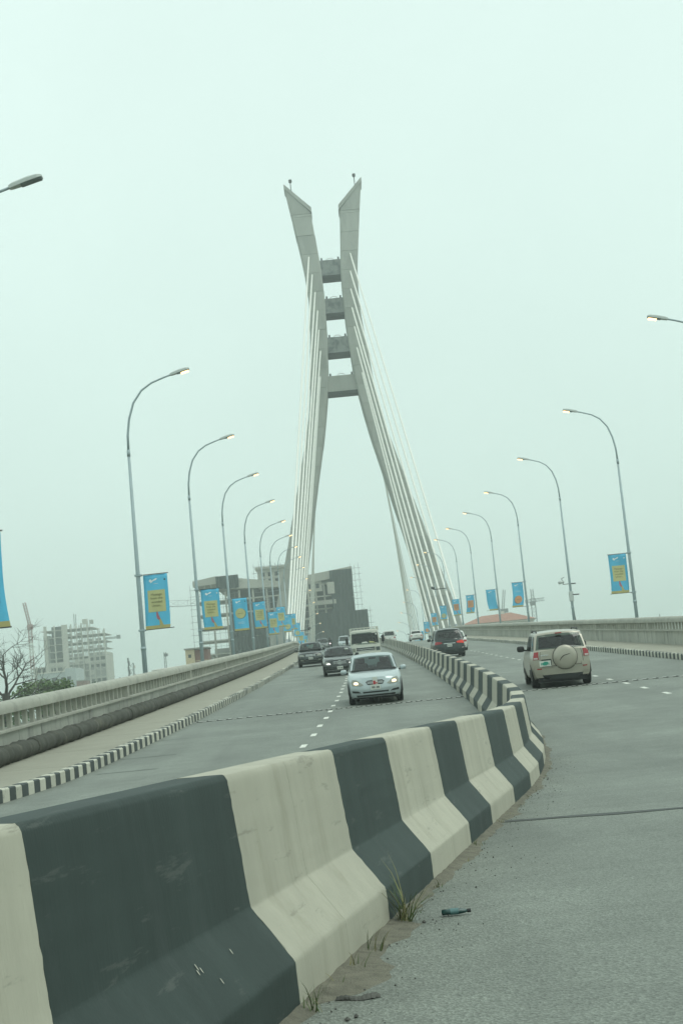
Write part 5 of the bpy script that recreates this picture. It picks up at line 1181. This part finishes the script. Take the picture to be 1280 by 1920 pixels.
for x, m_, wd in ((-146.4, 'bld_light', 1.4), (-142, 'bld_light', .5), (-137.2, 'bld_light', 2.8), (-134, 'bld_concrete', .5), (-131.5, 'bld_light', .5), (-129, 'bld_concrete', .5), (-126.3, 'bld_light', .6), (-124, 'bld_concrete', .4), (-121.2, 'bld_concrete', .5), (-118.3, 'bld_light', .6)):
    bx(b3, 'column', M[m_], x-wd/2, x+wd/2, Yf-.25, Yf+.5, GZ, 51 if x < -124 else 47.5, b0)
for k in range(24):
    x = -135.6+k*.75; bx(b3, 'mullion', M['bld_concrete'] if k % 2 else M['bld_light'], x-.14, x+.14, Yf+1.0, Yf+1.3, 12, (46.8 if x > -124 else 50.2) if k % 3 else 40, b0)
for k, z in enumerate([GZ+3.05+H3*q for q in range(7, 17)]):
    for x in (-134.8, -130.1, -125.2, -121.0): bx(b3, 'parapet_panel', M['bld_block'], x-.9-.5*((k+int(x)) % 2), x+1.1, Yf+.1, Yf+.3, z+.003, z+1.1, b0) if (k*3+int(-x)) % 4 else None
bx(b3, 'infill_wall', M['bld_light'], -145.6, -138.7, Yf+.5, Yf+.9, GZ, 33.4, b0); bx(b3, 'infill_wall', M['bld_light'], -126, -118.05, Yf+.5, Yf+19, GZ, 36.5, b0); bx(b3, 'infill_wall', M['bld_block'], -123.5, -118.8, Yf+.3, Yf+.49, 25, 28.8, b0)
WM = MB(); WM.box(-.5, .5, -.06, .06, -.75, .75); WM = WM.mesh('window', M['bld_void'])
for i in range(6, 18):
    z = GZ+3.05+H3*i+1.7
    if z < 33:
        for x in (-144.3, -142.9, -141, -140): link('window', WM, b3, loc=Vector((x, Yf+.46, z))-b0)
    if z < 36:
        for x in (-125.2, -124.2, -122.6, -121.6, -120.3, -119.3): link('window', WM, b3, loc=Vector((x, Yf+.44, z))-b0) if not (24.5 < z < 29) else None
    if z < 40:
        for x, x1 in ((-135.4, -134.4), (-133, -132), (-130.6, -129.5), (-128, -127)):
            if (i*7+int(-x)) % 3: bx(b3, 'infill_wall', M['bld_block'] if i % 2 else M['bld_light'], x-.5, x1+.5, Yf+.5, Yf+.8, z-1.69, z-.3+.8*(i % 3 == 0), b0)
bx(b3, 'roof_box', M['bld_light'], -128.8, -126.6, Yf+2, Yf+5, 50.6, 53, b0); bx(b3, 'roof_box', M['bld_concrete'], -125.4, -123.9, Yf+2, Yf+5, 50.6, 52.4, b0)
mb = MB(b0); mb.bar((-132.4, Yf+1, 50), (-132.4, Yf+1, 56), .3); mb.bar((-131.6, Yf+1, 50), (-131.6, Yf+1, 55.5), .3); mb.build('starter_bars', M['crane_grey'], b3)
c0 = Vector((-152.6, 676, GZ)); cr = empty('tower_crane', c0, 'red and white tower crane with raised jib beside the far high-rise', 'crane')
for k in range(10):
    a, b_ = -6+6.2*k, -6+6.2*(k+1)
    mb = lattice((-152.6, 676, a-6), (-152.6, 676, b_-6), 1.5, 4, .22); mb.v = [v-c0 for v in mb.v]; mb.build('mast_section', M['crane_red'] if k % 2 else M['crane_white'], cr)
bx(cr, 'cab', M['crane_red'], -153.6, -151.3, 674.8, 677.2, 50, 52.4, c0)
mb = lattice((-152.6, 676, 52), (-154.6, 676, 63), 1.2, 8, .2); mb.v = [v-c0 for v in mb.v]; mb.build('jib', M['crane_red'], cr)
c0 = Vector((-114, 684, GZ)); hb = empty('hoist_beam', c0, 'short grey hoist beam with a box poking out of the far high-rise', 'hoist')
mb = lattice((-118.5, 684, 42.9), (-112.0, 684, 42.9), .7, 6, .2); mb.v = [v-c0 for v in mb.v]; mb.build('beam', M['crane_grey'], hb); bx(hb, 'counterweight', M['crane_grey'], -113, -111.4, 683, 685, 42.2, 44, c0); bx(hb, 'strut', M['crane_grey'], -118.6, -118.2, 683.5, 684.5, 38, 43.2, c0)
# pale block before the high-rise, brick stack
b0 = Vector((-117, 562, GZ)); b4 = empty('office_block', b0, 'pale blue-white low block standing before the far high-rise', 'building')
bx(b4, 'wall', M['bld_pale'], -124.8, -113.5, 560, 575, GZ, 23.8, b0); bx(b4, 'wall', M['bld_pale'], -113.4, -109.2, 558, 575, GZ, 25.0, b0); bx(b4, 'roof_edge', M['bld_white'], -125.1, -113.45, 559.7, 575.3, 23.82, 24.3, b0)
for z in (20.5, 16.5, 12.5):
    for i, x in enumerate((-123.3, -121, -118.6, -117.4, -115, -111.8)): bx(b4, 'window', M['bld_glass'], x-.55-.4*(i % 2), x+.55, 559.85 if x < -113 else 557.9, 560.1 if x < -113 else 558.1, z, z+1.3, b0)
b0 = Vector((-106.5, 556, GZ)); b5 = empty('brick_tower', b0, 'reddish brown brick stub between the pale block and the high-rise', 'building'); bx(b5, 'wall', M['bld_red'], -108.6, -104.4, 555, 560, GZ, 19.5, b0); bx(b5, 'roof', M['bld_block'], -108.8, -104.2, 554.8, 560.2, 19.52, 19.9, b0)
# small building, shed roofs, masts
b0 = Vector((-33.5, 302, GZ)); b6 = empty('house', b0, 'cream and brick-red flat-roofed house at the foot of the unfinished building', 'building')
bx(b6, 'wall', M['bld_cream'], -35.5, -33.6, 300, 306, GZ, 15.4, b0); bx(b6, 'wall', M['bld_red'], -33.58, -30.8, 300.4, 306, GZ, 15.3, b0); bx(b6, 'roof', M['bld_block'], -35.7, -30.6, 299.7, 306.3, 15.42, 15.7, b0); bx(b6, 'window', M['bld_glass'], -34.9, -34.3, 299.93, 300.05, 13.7, 14.4, b0); bx(b6, 'band', M['bld_cream'], -33.5, -30.8, 300.3, 300.39, 12.9, 13.05, b0)
b0 = Vector((-38, 296, GZ)); b7 = empty('shed', b0, 'long low shed with white metal roof beyond the parapet', 'building')
mb = MB(b0); mb.hexa([(-42, 294, 11.5), (-33, 294, 11.9), (-33, 304, 11.9), (-42, 304, 11.5), (-42, 294, 11.65), (-33, 294, 12.05), (-33, 304, 12.6), (-42, 304, 12.2)]); mb.build('roof', M['bld_white'], b7); bx(b7, 'wall', M['bld_pale'], -41.8, -33.2, 294.6, 303.5, GZ, 11.3, b0)
c0 = Vector((-59.8, 380, GZ)); ms = empty('telecom_mast', c0, 'lattice telecom mast crowded with antennas beyond the parapet', 'mast')
mb = lattice((-59.8, 380, GZ), (-59.6, 380, 17.2), 1.3, 16, .12); mb.v = [v-c0 for v in mb.v]; mb.build('lattice', M['crane_grey'], ms)
for k in range(12):
    z = 9+.75*k; a = k*2.1; mb = MB(c0); x, y = -59.7+math.cos(a)*1.0, 380+math.sin(a)*1.0; mb.box(x-.2, x+.2, y-.12, y+.12, z, z+(1.3 if k % 3 else .7)); mb.build('antenna', M['bld_white'] if k % 3 == 0 else M['crane_grey'], ms)
c0 = Vector((-39.8, 300, GZ)); ms = empty('floodlight_mast', c0, 'thin grey mast with small fittings beyond the low shed', 'mast'); mb = lattice((-39.8, 300, GZ), (-39.8, 300, 15.4), .38, 30, .06); mb.v = [v-c0 for v in mb.v]; mb.build('lattice', M['crane_grey'], ms); bx(ms, 'fitting', M['crane_grey'], -40.0, -39.2, 299.8, 300.2, 14.5, 15.1, c0)
c0 = Vector((-63.4, 385, GZ)); ms = empty('antenna_pole', c0, 'thin leaning antenna pole beside the telecom mast', 'pole'); mb = MB(c0); mb.tube([(-63.4, 385, GZ), (-63.6, 385, 13.9)], .1, 6); mb.build('pole', M['crane_grey'], ms); bx(ms, 'tip', M['crane_grey'], -63.75, -63.45, 384.9, 385.1, 13.2, 13.9, c0)
# white building with a red hipped roof on the outbound side
b0 = Vector((38, 385, GZ)); b8 = empty('white_house', b0, 'white building with a red hipped roof beyond the outbound parapet', 'building')
bx(b8, 'wall', M['bld_white'], 29.8, 48, 380, 398, GZ, 18.3, b0); bx(b8, 'cornice', M['bld_white'], 29.3, 48.5, 379.5, 398.5, 18.32, 18.75, b0)
mb = MB(b0); e_ = [(29.0, 379.2, 18.78), (48.8, 379.2, 18.78), (48.8, 398.8, 18.78), (29.0, 398.8, 18.78), (35, 387, 21.0), (43, 387, 21.3)]
i = [mb.vert(p) for p in e_]
for f in ((0, 1, 5, 4), (1, 2, 5), (2, 3, 4, 5), (3, 0, 4), (3, 2, 1, 0)): mb.face([i[k] for k in f])
rf = mb.build('roof', M['roof_red'], b8); bx(rf, 'chimney', M['bld_white'], 40.4, 41.2, 386, 387, 20.5, 21.8, b0)
for z in (15.9, 12.2):
    for k in range(8): x = 31+k*2.2; bx(b8, 'window', M['bld_glass'], x, x+1.2, 379.9, 380.1, z, z+1.5, b0)
bx(b8, 'balcony', M['bld_white'], 30, 47.8, 378.6, 379.97, 14.6, 15.3, b0)
c0 = Vector((66, 520, GZ)); cr = empty('tower_crane', c0, 'pale grey tower crane with short level jib beyond the outbound banners', 'crane')
mb = lattice((66, 520, GZ), (66.4, 520, 32.5), 1.5, 18, .13); mb.v = [v-c0 for v in mb.v]; mb.build('mast', M['crane_grey'], cr); mb = lattice((63.6, 520, 31.6), (70.6, 520, 31.9), 1.0, 7, .12); mb.v = [v-c0 for v in mb.v]; mb.build('jib', M['crane_grey'], cr); bx(cr, 'cab', M['crane_grey'], 65.3, 67, 519, 521, 30, 31.4, c0); mb = lattice((66.4, 520, 32.4), (66.4, 520, 36), .9, 3, .12); mb.v = [v-c0 for v in mb.v]; mb.build('top', M['crane_grey'], cr)
c0 = Vector((56, 525, GZ)); cr = empty('tower_crane', c0, 'slender crane with upright jib rising behind the red roof', 'crane')
mb = lattice((55.2, 525, GZ), (55.6, 525, 29.5), 1.3, 16, .12); mb.v = [v-c0 for v in mb.v]; mb.build('mast', M['crane_grey'], cr); mb = lattice((55.6, 525, 29.4), (56.9, 525, 37), .8, 6, .12); mb.v = [v-c0 for v in mb.v]; mb.build('jib', M['crane_grey'], cr); bx(cr, 'cab', M['crane_grey'], 54.8, 57.5, 524.2, 525.8, 28.6, 30, c0)
c0 = Vector((111.4, 520, GZ)); ms = empty('radio_mast', c0, 'very thin distant mast alone above the outbound parapet', 'mast'); mb = MB(c0); mb.tube([(111.3, 520, GZ), (111.6, 520, 22.4)], .16, 5); mb.build('pole', M['crane_grey'], ms); bx(ms, 'base', M['crane_grey'], 110.8, 111.9, 519.5, 520.5, GZ, GZ+2, c0)

# ------------------------------------------------------------------ trees
def crown(parent, org, clumps, m_, n, size, seed):
    rr = random.Random(seed); mb = MB(org)
    for _ in range(n):
        c, r_ = rr.choice(clumps); d = Vector((rr.gauss(0, 1), rr.gauss(0, 1), rr.gauss(0, 1))).normalized()*(rr.random()**.45)*r_; d.z *= .62; p = Vector(c)+d
        a = Vector((rr.gauss(0, 1), rr.gauss(0, 1), rr.gauss(0, .6))).normalized(); b = a.cross(Vector((rr.gauss(0, 1), rr.gauss(0, 1), rr.gauss(0, 1)))).normalized(); s_ = size*rr.uniform(.6, 1.3)
        mb.quad(p-a*s_-b*s_*.2, p+b*s_*.5, p+a*s_+b*s_*.1, p-b*s_*.5)
    return mb.build('crown', m_, parent)
def tree(x, y, ztop, rx, rzv, m_, label, seed, n=4200, size=.21):
    rr = random.Random(seed); org = Vector((x, y, GZ)); t = empty('leafy_tree', org, label, 'tree', None)
    cl = []; zc = ztop+2.0-rzv
    for k in range(16): a = rr.uniform(0, 6.28); q = rr.random()**.5*rx*.8; cl.append((Vector((x+math.cos(a)*q, y+math.sin(a)*q, zc+rr.uniform(-.6, .75)*rzv*(1-.55*q/rx))), rx*rr.uniform(.26, .42)))
    crown(t, org, cl, m_, n, size, seed)
    mb = MB(org); mb.tube([org, org+Vector((rr.uniform(-.4, .4), 0, (zc-GZ)*.55)), Vector((x, y, zc))], [.42, .32, .18], 8)
    for c, r_ in cl[:8]: mb.tube([Vector((x, y, GZ+(zc-GZ)*.55)), (c+Vector((x, y, zc)))/2-Vector((0, 0, .6)), c], [.16, .10, .04], 6)
    mb.build('trunk', M['bark'], t, True)
tree(-33.2, 150, 5.8, 4.0, 3.6, M['leaf_b'], 'bright green spreading tree before the pale block, beyond the parapet', 1)
tree(-29.8, 158, 5.5, 3.6, 3.4, M['leaf_c'], 'dark green bushy tree between the bright tree and brick stub', 2)
tree(-36.8, 140, 4.6, 4.2, 3.6, M['leaf_a'], 'low mid-green tree under the bare branches', 3)
tree(-42.5, 150, 4.9, 4.5, 3.8, M['leaf_c'], 'dark green tree behind the trunk of the bare tree', 4)
tree(-26.5, 100, 1.2, 4.6, 4.0, M['leaf_c'], 'green tree seen only through the parapet balusters', 5)
tree(-31, 118, 2.6, 4.6, 4.0, M['leaf_a'], 'broad green tree whose top barely clears the parapet rail', 6)
tree(-22.5, 84, -.2, 4.2, 3.6, M['leaf_a'], 'low dark tree close behind the parapet balusters', 8)
# bare tree
org = Vector((-27.1, 110, GZ)); bt = empty('bare_tree', org, 'leafless tree with bare twisting branches beyond the oncoming parapet', 'tree')
rr = random.Random(14); segs = MB(org)
def branch(mb, p, d, L, r_, depth):
    pts = [p.copy()]; rad = [r_]; n = 5; q = p.copy(); dd = d.copy(); kids = []
    for k in range(n):
        dd = (dd+Vector((rr.gauss(0, .13), rr.gauss(0, .13), rr.gauss(.03, .10)))).normalized(); q = q+dd*L/n; pts.append(q.copy()); rad.append(r_*(1-.62*(k+1)/n))
        if depth > 0 and k >= 1: kids.append((q.copy(), dd.copy(), rad[-1]))
    mb.tube(pts, rad, 6 if depth > 1 else 4, False)
    for (kp, kd, kr) in kids:
        for _ in range(1 if depth > 2 else (2 if rr.random() < .6 else 1)):
            ax = Vector((rr.gauss(0, 1), rr.gauss(0, .7), rr.gauss(0, .8))); ax = (ax-kd*ax.dot(kd)).normalized(); a = rr.uniform(.45, .95)
            branch(mb, kp, (kd*math.cos(a)+ax*math.sin(a)).normalized(), L*rr.uniform(.5, .72), max(kr*.72, .012), depth-1)
mb = MB(org); mb.tube([org, org+Vector((.1, 0, 8)), Vector((-27.05, 110, 2.6)), Vector((-27.0, 110, 4.4))], [.50, .42, .36, .30], 10, False); mb.build('trunk', M['bark'], bt, True)
for (p, d, L, r_) in (((-27.0, 110, 4.3), (-.05, 0, 1), 3.4, .17), ((-27.0, 110, 4.0), (.55, .1, .8), 3.3, .13), ((-27.0, 110, 3.2), (.93, 0, .38), 4.4, .15), ((-27.0, 110, 4.0), (-.7, .1, .7), 3.2, .13), ((-27.0, 110, 3.6), (-.9, -.2, .3), 3.0, .11), ((-27.0, 110, 4.3), (.2, -.5, .8), 2.6, .10), ((-27, 110, 3.7), (.85, .3, .55), 2.9, .10)):
    mb = MB(org); branch(mb, Vector(p), Vector(d).normalized(), L*.92, r_*.8, 3 if d[0] < .3 else 2); mb.build('limb', M['bark'], bt, True)

# ------------------------------------------------------------------ haze
mb = MB(); mb.box(-1520, 1520, -320, 2420, -14, 114); hz = mb.build('haze', []); props(hz, kind='stuff')
hm = bpy.data.materials.new('haze'); hm.use_nodes = True; n = hm.node_tree.nodes; n.clear(); o_ = n.new('ShaderNodeOutputMaterial'); v_ = n.new('ShaderNodeVolumePrincipled')
v_.inputs['Color'].default_value = (.93, .995, .97, 1); v_.inputs['Density'].default_value = .00075; v_.inputs['Anisotropy'].default_value = .5
hm.node_tree.links.new(v_.outputs[0], o_.inputs['Volume']); hz.data.materials.append(hm)
